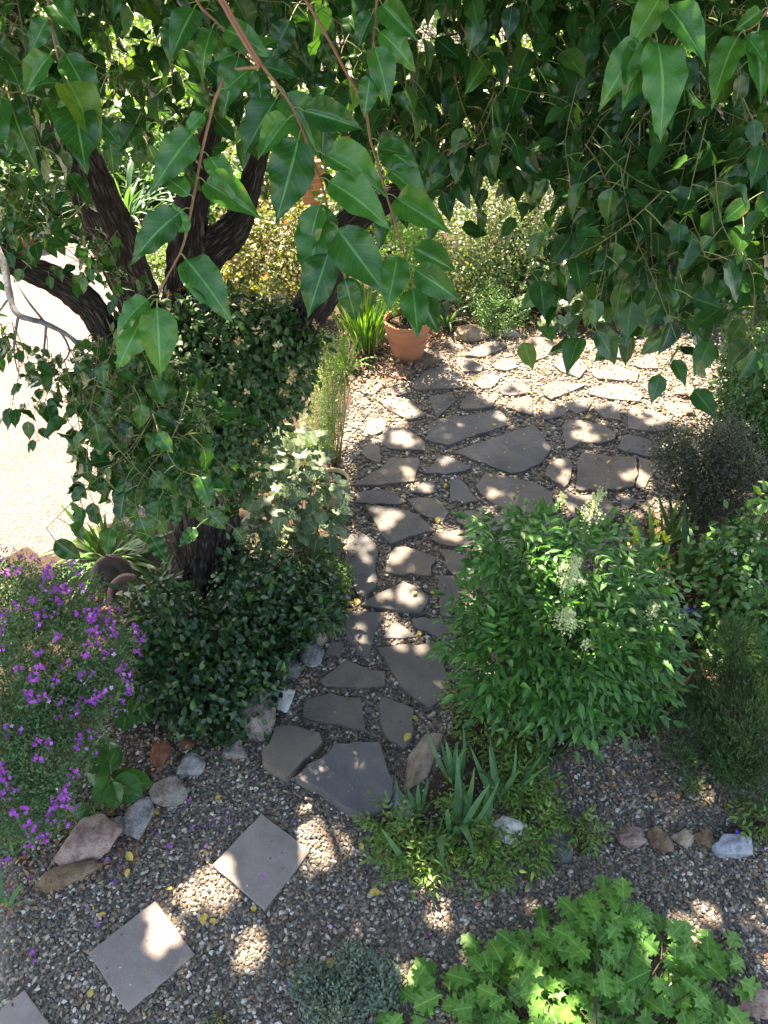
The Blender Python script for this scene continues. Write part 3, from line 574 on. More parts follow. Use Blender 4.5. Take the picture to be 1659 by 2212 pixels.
# ================================================================ SHADE MAP (where the crown overhead has gaps)
RES = .0125; GX = np.arange(-8, 9, RES); GY = np.arange(-3, 18, RES); gx, gy = np.meshgrid(GX, GY)
shade = np.ones(gx.shape, bool)
q = np.c_[gx.ravel(), gy.ravel(), np.zeros(gx.size)]; fr = ((q - CP) @ Fw) > .3; PX, PY = proj(q); PX[~fr] = 800; PY[~fr] = 4000
PX = PX.reshape(gx.shape); PY = PY.reshape(gx.shape)
def disc(x, y, rx, ry=None):
    ry = ry or rx; i0, i1 = int((y - ry + 3) / RES), int((y + ry + 3) / RES) + 1; j0, j1 = int((x - rx + 8) / RES), int((x + rx + 8) / RES) + 1
    i0, j0 = max(i0, 0), max(j0, 0); a = ((gx[i0:i1, j0:j1] - x) / rx) ** 2 + ((gy[i0:i1, j0:j1] - y) / ry) ** 2 < 1; shade[i0:i1, j0:j1] &= ~a
def region(poly, p, r=.05, world=False):
    ins = inpoly(gx.ravel(), gy.ravel(), poly).reshape(gx.shape) if world else inpoly(PX.ravel(), PY.ravel(), poly).reshape(gx.shape)
    if p >= 1: shade[ins] = False; return
    jj = np.argwhere(ins); A = len(jj) * RES * RES; n = int(-math.log(1 - p) * A / (pi * r * r)); rr = np.random.default_rng(len(poly) + int(p * 100))
    for k in rr.choice(len(jj), min(n, len(jj)), replace=False):
        i, j = jj[k]; disc(GX[j], GY[i], r * rr.uniform(.6, 1.4))
region([(-2500, 1750), (-60, 1330), (60, 1260), (210, 1200), (250, 1100), (330, 900), (330, 720), (420, 640), (760, 640), (900, 560), (2500, 560), (2500, -400), (-2500, -400)], 1)
region([(-300, 1330), (60, 1260), (260, 1230), (260, 1420), (0, 1500), (-300, 1550)], .45, .06)
region([(330, 720), (770, 660), (760, 820), (730, 960), (560, 900), (330, 900)], .8, .07)
region([(480, 930), (760, 900), (770, 1330), (660, 1340), (560, 1230), (500, 1100)], .6, .05)
region([(740, 850), (780, 770), (860, 860), (905, 905), (850, 960), (745, 950)], .72, .055)
region([(760, 740), (1000, 700), (1300, 700), (1320, 760), (1140, 780), (1000, 860), (860, 850)], .33, .032)
region([(960, 700), (1450, 690), (1600, 740), (2000, 600), (900, 560)], .4, .05)
region([(1000, 820), (1150, 760), (1360, 740), (1560, 760), (1560, 960), (1400, 900), (1250, 880), (1150, 900), (1050, 870)], .62, .040)
region([(1155, 810), (1280, 775), (1390, 790), (1400, 850), (1290, 865), (1180, 855)], 1)
region([(1370, 740), (1540, 720), (1560, 840), (1430, 850)], .93, .1)
region([(1540, 720), (1900, 600), (1900, 1000), (1560, 980)], .12, .05)
region([(940, 1080), (1700, 1000), (1900, 1500), (1900, 1760), (1180, 1760), (1000, 1560)], .035, .04)
region([(600, 1620), (660, 1700), (735, 1790), (720, 1850), (670, 1840), (640, 1780), (580, 1720), (575, 1660)], .86, .10)
region([(365, 1890), (420, 1868), (488, 1905), (492, 1950), (428, 1985), (378, 1940)], .93, .07)
region([(520, 2030), (590, 2040), (600, 2110), (540, 2130), (500, 2080)], .45, .06)
region([(1255, 1610), (1300, 1620), (1450, 1730), (1420, 1790), (1330, 1740), (1260, 1680)], .62, .07)
region([(1590, 1980), (1700, 1960), (1700, 2140), (1600, 2080)], .4, .06)
region([(-100, 530), (200, 530), (230, 640), (-100, 660)], .12, .06)
region([(-600, 60), (540, 60), (520, 420), (250, 520), (-600, 525)], .22, .08)
region([(1000, 60), (2600, 60), (2600, 560), (1250, 600), (1180, 420)], .2, .08)
region([(-6, -3), (6, -3), (6, 1.0), (-6, 1.0)], .07, .06, True)
region([(850, 1900), (1700, 1900), (1700, 2400), (850, 2400)], .06, .05)
HB = {'4': '760,950,32 750,990,26 665,1075,38 500,1060,48 530,1100,40 480,1100,30 800,1090,30 870,1110,44 650,1170,30 590,1170,24 545,870,36 560,900,24 735,670,24 690,715,26 870,150,28 880,212,34 895,265,28 1080,130,40 1150,140,38 1060,170,40 1130,262,26 1250,262,30 1160,238,22 1290,520,30 1220,505,26 1400,525,26 590,215,36 570,230,26 430,1030,20 890,1290,24 980,265,22 1010,60,30 990,300,20',
      '3': '740,60,60 790,70,50 700,40,50 760,130,50 690,165,40 650,110,34 500,220,60 470,260,50 560,250,36 545,340,36 600,300,32 580,415,38 450,480,46 480,540,42 520,640,42 590,560,40 830,325,44 880,330,30 800,410,42 770,390,34 890,485,28 1297,250,28 1180,232,30 870,690,64 900,740,54 720,690,44 680,700,34 960,720,46 870,600,34 930,610,26 545,885,30 530,960,30 545,1030,36 560,1090,34 690,860,36 750,830,50 820,930,56 780,1000,40 950,980,30 840,1085,26 960,1090,34 1000,1090,26 200,1040,46 740,500,36 800,1020,30',
      '2': '1195,85,24 1240,105,20 1215,130,20 1185,150,32 1210,165,26 1270,165,24 1240,175,20 1290,70,14 1030,210,20 790,35,18 805,62,22 825,88,18 780,50,14 515,170,20 580,92,18 290,140,30 270,180,28 318,187,26 320,150,22 350,170,20 260,150,22 505,290,18 540,265,22 520,275,18 210,330,16 270,335,18 312,318,18 345,345,28 335,385,36 380,395,30 420,420,26 1250,230,24 1090,290,30 1075,275,24 1110,375,34 1125,350,20 760,445,26 745,455,20 800,352,18 825,395,12 875,465,14 1088,438,22 1480,40,18 1550,35,20 1580,80,22 1545,90,18 1510,60,16 1530,20,16 240,60,40 300,20,50 130,110,40 590,672,20 510,660,18 1480,45,18 30,690,60'}
for k, s_ in HB.items():
    mx, my, kk = MP[k]
    for t_ in s_.split():
        a, b, r_ = map(float, t_.split(',')); g = gnd(mx + a * kk, my + b * kk, .03); D_ = np.linalg.norm(g - CP); disc(g[0], g[1], r_ * kk / F * D_ * .62 + .004)
for x_, y_, r_ in ((355, 2010, 14), (335, 2022, 14), (362, 2030, 22), (340, 2045, 18), (330, 1965, 14), (352, 1990, 12), (480, 1880, 22), (470, 1865, 16), (990, 2012, 18), (1000, 2030, 14), (1190, 1330, 26), (1030, 1420, 22), (1000, 1400, 18), (1060, 1370, 18), (1380, 1230, 22), (1370, 1190, 20), (1500, 1220, 18), (1560, 1470, 18), (180, 1810, 30), (130, 1850, 22)):
    g = gnd(x_, y_, 0.03); D_ = np.linalg.norm(g - CP); disc(g[0], g[1], r_ / F * D_ * .75 + .004)
# ================================================================ THE BIG TREE
def cat(pts, k=6):
    P = np.array(pts, float); n = len(P); out = []
    for i in range(n - 1):
        p0, p1, p2, p3 = P[max(i - 1, 0)], P[i], P[i + 1], P[min(i + 2, n - 1)]
        for j in range(k):
            t = j / k; out.append(.5 * ((2 * p1) + (-p0 + p2) * t + (2 * p0 - 5 * p1 + 4 * p2 - p3) * t * t + (-p0 + 3 * p1 - 3 * p2 + p3) * t ** 3))
    out.append(P[-1]); return np.array(out)
def bark_tube(buf, pts, seg=44, k=9):
    P = cat(pts, k); ctr = P[:, :3]; r = P[:, 3]; n0 = buf.nv; buf.tube(ctr, r, seg, .5); v = buf.V[-1].reshape(len(ctr), seg, 3); ph = rng.uniform(0, 6, 8)
    th = np.arange(seg) / seg * 2 * pi; ln = np.r_[0, np.cumsum(np.linalg.norm(np.diff(ctr, axis=0), axis=1))][:, None]
    h = 1.5 * (.05 * np.sin(5 * th + 3 * ln + ph[0]) + .045 * np.sin(9 * th - 4 * ln + ph[1]) + .04 * np.sin(14 * th + 7 * ln + ph[2]) * np.sin(9 * ln + ph[3]) + .05 * np.sin(2 * th + 5 * ln + ph[4]) + .03 * rng.normal(size=(len(ctr), seg))) + .12 * np.maximum(0, np.sin(2.3 * ln + ph[5])) ** 6 * np.maximum(0, np.sin(th + ph[6])) ** 3
    buf.V[-1] = (ctr[:, None] + (v - ctr[:, None]) * (1 + h[..., None])).reshape(-1, 3).astype(np.float32)
def lp(x, y, Y, w):
    p = atY(x, y, Y); return (*p, w * (.86 if y < 800 else 1) / 2 / F * ((p - CP) @ Fw))
tb = gnd(440, 1268)
TREE = thing('broadleaf_tree', tb, 'big dark-barked tree with glossy pointed leaves, its low limbs forking out of the honeysuckle', 'tree')
Y0 = tb[1]
b = Buf(); bark_tube(b, [lp(445, 1330, Y0, 175), lp(442, 1262, Y0, 150), lp(450, 1180, Y0 + .02, 128), lp(448, 1060, Y0 + .05, 112), lp(430, 930, Y0 + .1, 110), lp(405, 820, Y0 + .15, 125), lp(395, 740, Y0 + .3, 110)]); b.build('trunk', MT['bark'], TREE)
LIMBS = [
 [lp(410, 850, Y0 + .1, 90), lp(330, 740, Y0 + .1, 90), lp(285, 620, Y0 + .1, 100), lp(245, 520, Y0 + .05, 112), lp(195, 400, Y0, 112), lp(150, 300, Y0 - .05, 108), lp(105, 200, Y0 - .1, 100), lp(50, 100, Y0 - .2, 100), lp(0, 10, Y0 - .3, 95), (-2.7, Y0 - .6, 5.3, .09), (-3.0, Y0 - .6, 6.3, .04)],
 [lp(330, 800, Y0 + .1, 70), lp(240, 725, Y0, 66), lp(195, 660, Y0, 70), lp(130, 610, Y0 - .05, 66), lp(60, 580, Y0 - .1, 60), lp(10, 555, Y0 - .15, 56), lp(-60, 500, Y0 - .2, 52), (-3.6, Y0 - .3, 3.6, .06), (-4.2, Y0, 5.2, .03)],
 [lp(395, 760, Y0 + .3, 105), lp(398, 640, Y0 + .45, 92), lp(402, 560, Y0 + .55, 96), lp(410, 470, Y0 + .65, 84), lp(430, 380, Y0 + .75, 62), lp(455, 290, Y0 + .85, 50), lp(470, 200, Y0 + 1, 46), lp(480, 60, Y0 + 1.1, 44), (-1.7, Y0 + 1.5, 5.6, .06), (-1.6, Y0 + 2.2, 7, .03)],
 [lp(408, 620, Y0 + .5, 70), lp(450, 545, Y0 + .6, 84), lp(500, 500, Y0 + .7, 80), lp(530, 440, Y0 + .8, 56), lp(548, 370, Y0 + .9, 48), lp(580, 260, Y0 + 1.0, 44), lp(610, 100, Y0 + 1.2, 42), (-.9, Y0 + 2.0, 6.0, .05), (-.6, Y0 + 3, 7.4, .025)],
 [lp(470, 850, Y0 + .2, 80), lp(560, 780, Y0 + .3, 90), lp(640, 712, Y0 + .4, 92), lp(690, 640, Y0 + .4, 94), lp(725, 560, Y0 + .4, 84), lp(752, 490, Y0 + .4, 74), lp(800, 445, Y0 + .35, 62), lp(880, 415, Y0 + .3, 56), lp(960, 392, Y0 + .2, 50), lp(1060, 350, Y0 + .1, 44), lp(1180, 260, Y0, 40), lp(1300, 120, Y0 - .2, 36), (1.6, Y0 - .4, 5.2, .05), (2.3, Y0 - .2, 6.8, .025)],
]
for L_ in LIMBS: b = Buf(); bark_tube(b, L_, 30, 7); b.build('limb', MT['bark'], TREE)
b = Buf()
for k in range(34):     # boughs carrying the crown overhead
    a = LIMBS[k % 5]; s0 = np.array(a[-2][:3]) if k % 2 else np.array(a[-1][:3]); e = np.array([rng.uniform(-4, 5), rng.uniform(1.5, 12), rng.uniform(5.6, 8)]); m_ = (s0 + e) / 2 + [0, 0, rng.uniform(.1, .7)]
    s = np.linspace(0, 1, 9)[:, None]; b.tube((1 - s) ** 2 * s0 + 2 * s * (1 - s) * m_ + s * s * e, np.linspace(.045, .008, 9), 7)
b.build('bough', MT['bark'], TREE)
# overhead crown, out of view; leaves culled by the shade map to shape dapples
def crown(n):
    g = np.c_[rng.uniform(-6, 6.5, n), rng.uniform(-2.8, 16.5, n)]; i = ((g[:, 1] + 3) / RES).astype(int); j = ((g[:, 0] + 8) / RES).astype(int)
    z = rng.uniform(4.9, 6.8, n); P = np.c_[g, np.zeros(n)] + SUN * (z / SUN[2])[:, None]
    keep = shade[i, j] & (P[:, 1] > 1.0)
    f = (P - CP) @ Fw; x, y = proj(P); keep &= ~((f > 0) & (y > -150) & (x > -100) & (x < 1760)); P = P[keep]; N = len(P)
    b = Buf(); d = nrmz(rdir(N) + [0, 0, -.6]); nr = nrmz(rdir(N) * .8 + SUN * .9); sz = .115 * rng.uniform(.75, 1.2, N)[:, None]
    rr = nrmz(np.cross(d, nr)); ok = np.ones(N, bool)
    for al, sd_ in ((.1, 0), (.35, .33), (.35, -.33), (.6, .25), (.6, -.25), (.95, 0), (.5, 0)):
        V = P + d * sz * al + rr * sz * sd_; G = V - SUN * (V[:, 2] / SUN[2])[:, None]; ok &= shade[np.clip(((G[:, 1] + 3) / RES).astype(int), 0, len(GY) - 1), np.clip(((G[:, 0] + 8) / RES).astype(int), 0, len(GX) - 1)]
    P, d, nr, sz = P[ok], d[ok], nr[ok], sz[ok, 0]
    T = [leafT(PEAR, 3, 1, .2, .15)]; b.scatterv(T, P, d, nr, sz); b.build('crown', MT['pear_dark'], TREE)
crown(400000)
# hanging sprays in view
def petioles(b, A, Bp, sag, r=.0011, side=None):
    n = len(A); s = np.linspace(0, 1, 4)
    for k in range(n):
        m_ = (A[k] + Bp[k]) / 2 + np.array([0, 0, sag]); q = s[:, None]; b.tube((1 - q) ** 2 * A[k] + 2 * q * (1 - q) * m_ + q * q * Bp[k], r, 4, rng.uniform(.6, 1), cap=False)
def spray(twb, lfb, ptb, path, n, size, T, rt=.0017):
    P = cat(path, 5); twb.tube(P, np.linspace(rt, rt * .45, len(P)), 6, rng.uniform(0, .3), jit=.3); s = np.linspace(.12, 1, n) + rng.normal(0, .02, n); s = np.clip(s, 0, 1) * (len(P) - 1)
    i = np.minimum(s.astype(int), len(P) - 2); fr_ = (s - i)[:, None]; A = P[i] * (1 - fr_) + P[i + 1] * fr_
    tg = nrmz(P[-1] - P[0])[None]; out = rdir(n); out[:, 2] *= .4; out = nrmz(out - tg * (out @ tg.T) * .7)
    sz = size * rng.uniform(.7, 1.12, n); Bp = A + out * (sz * rng.uniform(.35, .6, n))[:, None] + np.array([0, 0, -.2]) * sz[:, None]
    petioles(ptb, A, Bp, .006, size * .014)
    d = nrmz(out * .75 + np.array([0, 0, -.75]) + rdir(n) * .5); nr = nrmz(out * .6 + np.array([0, -.4, .85]) + rdir(n) * .45)
    lfb.scatterv(T, Bp, d, nr, sz, None, .84)
def mass(poly, D0, D1, ns, size, nl, T, ln=.32, lean=(0, 0)):
    tw, lf = Buf(), Buf(); pt = tw; xs = [p[0] for p in poly]; ys = [p[1] for p in poly]; k = 0
    while k < ns:
        x, y = rng.uniform(min(xs), max(xs)), rng.uniform(min(ys), max(ys))
        if not inpoly(np.array([x]), np.array([y]), poly)[0]: continue
        k += 1; D_ = rng.uniform(D0, D1); P0 = atD(x, y, D_); dv = nrmz(np.r_[rng.normal(0, .8, 2) + np.array(lean), -rng.uniform(.1, .95)]); L_ = ln * rng.uniform(.6, 1.2)
        P1 = P0 + dv * L_ * .5 + rng.normal(0, .02, 3); P2 = P0 + dv * L_ * .9 + np.array([0, 0, -.12]) * L_ + rng.normal(0, .02, 3); Pm = P0 - dv * .1 + np.array([0, 0, .05])
        spray(tw, lf, pt, [Pm, P0, P1, P2], nl, size, T)
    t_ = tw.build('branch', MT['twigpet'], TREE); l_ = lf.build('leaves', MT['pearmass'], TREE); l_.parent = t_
mass([(850, -260), (1750, -260), (1750, 520), (1659, 560), (1560, 520), (1440, 600), (1340, 520), (1300, 400), (1180, 300), (1060, 250), (930, 240), (850, 160)], 2.0, 3.6, 270, .098, 9, T_mid)
mass([(1200, 300), (1700, 250), (1700, 640), (1600, 560), (1500, 600), (1420, 640), (1340, 600), (1280, 480)], 1.9, 2.8, 85, .092, 9, T_mid)
mass([(860, 150), (1300, 200), (1280, 330), (1000, 320), (880, 260)], 2.2, 3.3, 34, .092, 8, T_mid, .25)
mass([(380, -260), (860, -260), (860, 90), (700, 110), (620, 60), (520, 90), (400, 40)], 1.8, 2.9, 60, .095, 8, T_near, .28)
mass([(560, 150), (860, 120), (880, 260), (800, 260), (640, 200)], 2.2, 3.2, 20, .08, 7, T_near, .22)
mass([(-120, -260), (400, -260), (400, 60), (300, 80), (170, 60), (60, 200), (-120, 250)], 1.8, 3.2, 62, .092, 8, T_near, .28)
mass([(-80, 330), (60, 330), (110, 430), (180, 470), (200, 560), (100, 540), (-80, 440)], 3.0, 3.7, 26, .070, 8, T_mid, .26)
mass([(225, 60), (400, 60), (420, 260), (260, 260)], 2.4, 3.4, 16, .08, 7, T_mid, .22)
mass([(-60, 60), (230, 80), (200, 330), (60, 300), (-60, 330)], 2.4, 3.4, 22, .078, 8, T_mid, .24)
mass([(400, 60), (640, 80), (600, 240), (430, 240)], 2.3, 3.2, 12, .08, 7, T_mid, .22)
mass([(120, 440), (260, 560), (250, 640), (170, 560)], 3.0, 3.5, 8, .062, 8, T_mid, .2)
mass([(190, 740), (390, 760), (410, 900), (390, 1040), (320, 1060), (240, 980), (180, 860)], 2.2, 2.8, 46, .080, 9, T_near, .26, (.1, -.1))
mass([(-70, 690), (50, 740), (190, 790), (230, 880), (130, 900), (40, 800), (-70, 760)], 2.5, 2.9, 20, .062, 8, T_mid, .22)
# traced twigs close to the window: (depth, twig, leaves base->tip)
HERO = [
 (1.40, .0030, '560,145 500,155 468,205 450,270 438,320 426,385 410,470 400,515 388,548 360,600 342,638', '410,450>275,540 388,548>487,655 388,548>465,662 342,638>236,705 342,645>243,788 341,645>347,806 426,385>556,460 436,275>335,380 450,240>400,285 400,512>372,440 470,200>545,140 438,330>505,400 420,430>345,360'),
 (1.46, .0030, '565,140 600,185 630,230 652,280 668,325 690,382 703,430 713,480 716,530 728,560 740,590', '600,185>690,330 630,235>782,270 668,325>832,405 690,385>834,458 652,280>605,462 713,480>826,626 716,530>664,678 740,590>768,692 740,590>785,672 703,430>655,545 700,420>668,610 640,250>560,330 610,200>520,330'),
 (1.62, .0026, '790,230 800,300 818,360 835,420 850,470 868,530 880,575 890,610', '818,360>935,430 835,420>962,492 868,530>985,582 880,575>987,642 868,540>840,655 890,610>902,722 890,610>948,718 850,470>815,535 800,300>905,370 805,320>880,330'),
 (1.30, .0028, '1440,-60 1428,10 1412,62 1400,75', '1405,72>1308,196 1412,62>1350,225 1412,70>1460,240 1430,5>1522,108 1440,-20>1365,90 1400,75>1385,170'),
 (1.42, .0026, '1720,-40 1660,20 1630,55 1600,70', '1610,66>1535,178 1640,50>1650,205 1660,20>1590,60 1600,70>1660,130'),
 (1.5, .0026, '820,-80 812,20 806,90 803,150', '812,0>895,80 806,90>845,205 812,20>770,100 803,150>790,250 806,60>900,130'),
 (1.55, .0028, '95,-60 108,30 122,110 140,165 172,215 200,260 230,290', '122,110>45,190 160,200>180,357 140,165>210,290 108,30>60,110 200,250>260,310 122,100>215,240 100,0>160,60 172,215>110,265 230,290>250,380'),
 (1.75, .0026, '-60,150 -10,185 20,200 50,195', '20,200>55,345 10,195>-30,330 45,195>5,90 50,195>120,160'),
 (1.5, .0030, '400,-60 430,10 470,50 520,110 560,140', '520,110>480,230 470,50>420,150 540,125>600,60 470,60>560,90 430,10>370,100 560,140>565,250 555,140>640,160 520,115>460,130 560,140>510,200'),
 (2.3, .0024, '1020,100 1090,140 1130,160 1160,150', '1100,145>1150,190 1130,160>1105,240 1060,120>1010,190 1150,150>1215,170 1090,140>1040,100'),
]
for D_, rt, tw_, lv in HERO:
    pts = [tuple(map(float, a.split(','))) for a in tw_.split()]; nP = len(pts); P = np.array([atD(x, y, D_ + .05 * i / nP) for i, (x, y) in enumerate(pts)])
    b = Buf(); Pc = cat(P, 5); b.tube(Pc, np.linspace(rt, rt * .55, len(Pc)), 8, .5, jit=.35)
    if P[0][2] < 6: b.tube(cat([P[0], P[0] + [-.06, .04, .10], P[0] + [-.16, .12, .30], P[0] + [-.25, .35, .8], P[0] + [-.2, .8, 1.5]], 4), np.linspace(rt, rt * 1.25, 17), 6, .42, jit=.3)
    lf = Buf(); pt = b; A, Bp, dd, nn, ss = [], [], [], [], []
    for s_ in lv.split():
        a_, t_ = s_.split('>'); ax, ay = map(float, a_.split(',')); tx, ty = map(float, t_.split(','))
        dz = rng.uniform(-.06, .04); bx, by = ax + (tx - ax) * .18 + rng.normal(0, 3), ay + (ty - ay) * .12; base = atD(bx, by, D_ + dz * .4); tip = atD(tx, ty, D_ + dz)
        A.append(atD(ax, ay, D_)); Bp.append(base); dd.append(tip - base); ss.append(np.linalg.norm(tip - base)); nn.append(nrmz(-ray(tx, ty)) * .8 + np.array([0, 0, .55]) + rdir(1)[0] * .38)
    petioles(pt, A, Bp, .008, .0013); lf.scatterv(T_near, np.array(Bp), np.array(dd), np.array(nn), np.array(ss) * 1.05, None, .75)
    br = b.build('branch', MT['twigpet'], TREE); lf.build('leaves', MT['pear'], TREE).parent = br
# dead lichen twig on the left
b = Buf(); dpts = [(-40, 480), (5, 560), (22, 640), (40, 680), (100, 700), (160, 735), (190, 790), (205, 850)]; b.tube(cat([atD(x, y, 2.75) for x, y in dpts], 5), np.linspace(.013, .005, 36), 8, .5, jit=.3)
for q in ([(100, 700), (60, 650), (30, 600)], [(40, 680), (30, 760), (45, 820)], [(160, 735), (230, 745), (290, 740)], [(100, 700), (90, 780), (60, 830)], [(190, 790), (180, 850), (185, 900)], [(22, 640), (-20, 700), (-40, 760)], [(130, 715), (150, 760), (120, 800)]):
    b.tube(cat([atD(x, y, 2.75 + .03 * i) for i, (x, y) in enumerate(q)], 4), np.linspace(.005, .0015, 9), 6, .5, jit=.3)
b.build('dead_branch', MT['lichen'], TREE)
b = Buf(); b.tube(cat([atD(x, y, 2.0) for x, y in ((385, 0), (410, 30), (440, 70), (460, 105))], 5), np.linspace(.006, .003, 16), 7, .5, jit=.4); b.build('dead_branch', MT['lichen'], TREE)
# ================================================================ PLANTS
def starT(n, w=.28, cup=.25, c=0.0):
    v = []; uv = []; q = []
    for i in range(n):
        a = 2 * pi * i / n; e = np.array([cos(a), sin(a)]); s_ = np.array([-sin(a), cos(a)]); k = len(v)
        for (r_, ww) in ((c, 0), (.55, w), (1, 0), (.55, -w)):
            p = e * r_ + s_ * ww; v.append((p[0], p[1], cup * r_ * r_)); uv.append((.5, r_))
        q += [k, k + 1, k + 2, k + 3]
    return dict(v=np.array(v), uv=np.array(uv), l=np.array(q), c=np.array([4] * n))
def honeyfl():
    r = np.random.default_rng(3); v = []; uv = []; q = []; c = []
    for i in range(11):
        a = r.uniform(0, 2 * pi); e = np.array([cos(a), sin(a), 0]); s_ = np.array([-sin(a), cos(a), 0]); w = .09 if i < 6 else .022; L_ = r.uniform(.6, 1); k = len(v)
        for j, t_ in enumerate((0, .4, .75, 1.0)):
            p = e * (t_ * L_ * .75) + np.array([0, 0, 1]) * L_ * (sin(t_ * 2.6) * .6); ww = w * (1.3 if j == 2 else 1) * (1 if j < 3 else .3)
            v += [p + s_ * ww, p - s_ * ww]; uv += [(0, t_), (1, t_)]
        for j in range(3): q += [k + 2 * j, k + 2 * j + 1, k + 2 * j + 3, k + 2 * j + 2]; c.append(4)
    return dict(v=np.array(v), uv=np.array(uv), l=np.array(q), c=np.array(c))
T_star5 = [starT(5, .33, .2), starT(4, .36, .45)]; T_hfl = [honeyfl()]; T_dot = [starT(4, .4, .1), starT(3, .5, .5)]
def bladeT(w, bend, rows=9, taper=.5, fold=.25):
    v = []; uv = []; q = []; y = z = 0; a = 0
    for i in range(rows + 1):
        t_ = i / rows; ww = w * (min(1, .55 + t_ * 1.5) if t_ < .3 else 1) * (1 - max(0, (t_ - taper) / (1 - taper)) ** 1.6) + .0015
        for x in (-1, 0, 1): v.append((x * ww, y, z + (fold * ww if x else 0))); uv.append((x * .5 + .5, t_))
        a += bend / rows * (1 + t_); y += cos(a) / rows; z -= sin(a) / rows
    for i in range(rows):
        for j in range(2): q += [i * 3 + j, i * 3 + j + 1, i * 3 + j + 4, i * 3 + j + 3]
    return dict(v=np.array(v), uv=np.array(uv), l=np.array(q), c=np.array([4] * rows * 2))
T_iris = [bladeT(.040, 1.3, 11, .45), bladeT(.042, .25, 9, .45), bladeT(.034, .55, 9, .4), bladeT(.042, .12, 9, .5)]; T_strap = [bladeT(.03, 1.0, 12, .5), bladeT(.026, 1.5, 12, .4), bladeT(.034, .6, 12, .5)]
T_gr2 = [bladeT(.016, .3, 8, .5), bladeT(.018, .1, 8, .5)]
T_grass = [bladeT(.012, .9, 6, .4, 0), bladeT(.01, .4, 6, .3, 0)]
def clump(name, label, cat_, P, n, L_, spread, T, m, group=None, rad=.05, partname='blades', flat=None):
    t = thing(name, P, label, cat_, group); b = Buf(); a = rng.uniform(0, 2 * pi, n); out = np.c_[np.cos(a), np.sin(a), np.zeros(n)]; k = rng.random(n) ** .7 * spread
    d = nrmz(out * k[:, None] + [0, 0, 1]); pos = np.array(P)[None] + out * rng.uniform(0, rad, n)[:, None]; b.scatterv(T, pos, d, -out + [0, 0, .3], L_ * rng.uniform(.6, 1.1, n)); b.build(partname, MT[m], t); return t
def irisfan(P, L_, ang, n, label, lean=0, spreadA=50, bk=.30, m='iris', group='grey-green iris fans'):
    t = thing('iris_plant', P, label, 'iris', group); b = Buf(); ax = np.array([cos(R(ang)), sin(R(ang)), 0]); nr = np.array([-ax[1], ax[0], .25]); aa = np.radians(np.linspace(-spreadA, spreadA, n) + lean + rng.normal(0, 4, n))
    d = np.sin(aa)[:, None] * ax + np.cos(aa)[:, None] * np.array([0, bk, 1.]) + rng.normal(0, .09, (n, 3)); pos = np.array(P)[None] + ax * np.linspace(-.03, .03, n)[:, None] + [0, 0, -.01]
    s_ = np.where(rng.random(n) < .5, 1, -1)[:, None]; b.scatterv(T_iris, pos, d, nr[None] * s_, L_ * rng.uniform(.65, 1.08, n), None, 1.0); b.build('blades', MT[m], t); return t
def E_g(lst): return [(*gnd(x, y)[:2], z, r, r, rz) for x, y, r, rz, z in lst]
def flowers(parent, ells, n, T, size, m, name='flowers', clus=1, csp=.03, view=.8, zmin=0, lift=.02):
    p, nn = shell(ells, n * 3, .05); w = nn @ nrmz(np.array([0, -.6, .8])); p, nn = p[w > -.1][:n], nn[w > -.1][:n]; p = p + nn * lift
    if clus > 1: p = np.repeat(p, clus, 0) + rng.normal(0, csp, (len(p) * clus, 3)); nn = np.repeat(nn, clus, 0)
    d = rdir(len(p)); nr = nrmz(nn + rdir(len(p)) * .5 + [0, -.4, .5]); b = Buf(); b.scatterv(T, p, d, nr, size * rng.uniform(.7, 1.2, len(p))); return b.build(name, MT[m], parent)
# honeysuckle on the trunk
HE = E_px([(250, 830, Y0 - .1, .22), (655, 740, Y0 + .35, .12), (610, 860, Y0 + .2, .12), (370, 1040, Y0 - .2, .16), (520, 1040, Y0 - .05, .10), (330, 810, Y0 - .05, .36), (440, 770, Y0, .36), (540, 770, Y0 + .15, .34), (610, 790, Y0 + .25, .2), (430, 910, Y0 - .1, .33), (530, 900, Y0 + .05, .25), (330, 930, Y0 - .15, .30), (600, 750, Y0 + .3, .24), (470, 720, Y0 + .2, .26), (290, 870, Y0 - .1, .28), (400, 1000, Y0 - .2, .24), (480, 985, Y0 - .15, .2)])
HS = bush('honeysuckle_vine', 'dark green honeysuckle with cream and orange flowers wrapped round the tree trunk', 'honeysuckle', HE, 14500, T_ov, .052, 'honey', (tb[0], tb[1] - .12, 0), 40, .7, .35, .5, None, 'stem', 2)
flowers(HS, HE, 80, T_hfl, .045, 'hflower', 'flowers', 2, .022, lift=.035)
# glossy dark shrub under the tree
DE = E_px([(490, 1390, 3.75, .32, .3), (390, 1430, 3.6, .25, .24), (600, 1360, 3.95, .24, .2), (700, 1280, 4.1, .1), (300, 1400, 3.6, .12), (450, 1510, 3.4, .22, .2), (560, 1260, 4.1, .26, .3), (345, 1320, 3.8, .22), (650, 1270, 4.2, .2), (495, 1590, 3.12, .08, .1), (420, 1570, 3.2, .12, .12), (530, 1520, 3.3, .13, .14), (330, 1480, 3.4, .14, .14), (560, 1430, 3.6, .2), (690, 1320, 3.9, .14, .12)])
bush('glossy_shrub', 'low dark shrub with small glossy rounded leaves at the foot of the tree', 'shrub', DE, 8500, T_ov, .055, 'darkshrub', (*gnd(480, 1440)[:2], 0), 45, .9, .35, .2, None, 'stem', 2)
SE = E_px([(700, 1290, 4.25, .17, .14), (725, 1240, 4.4, .14, .12), (690, 1230, 4.5, .14)])
bush('feathery_shrub', 'small feathery green plant spilling onto the path at the foot of the tree', 'plant', SE, 4500, T_tiny, .016, 'vine', None, 14, .8, .4, -.2, None, 'twig', 3)
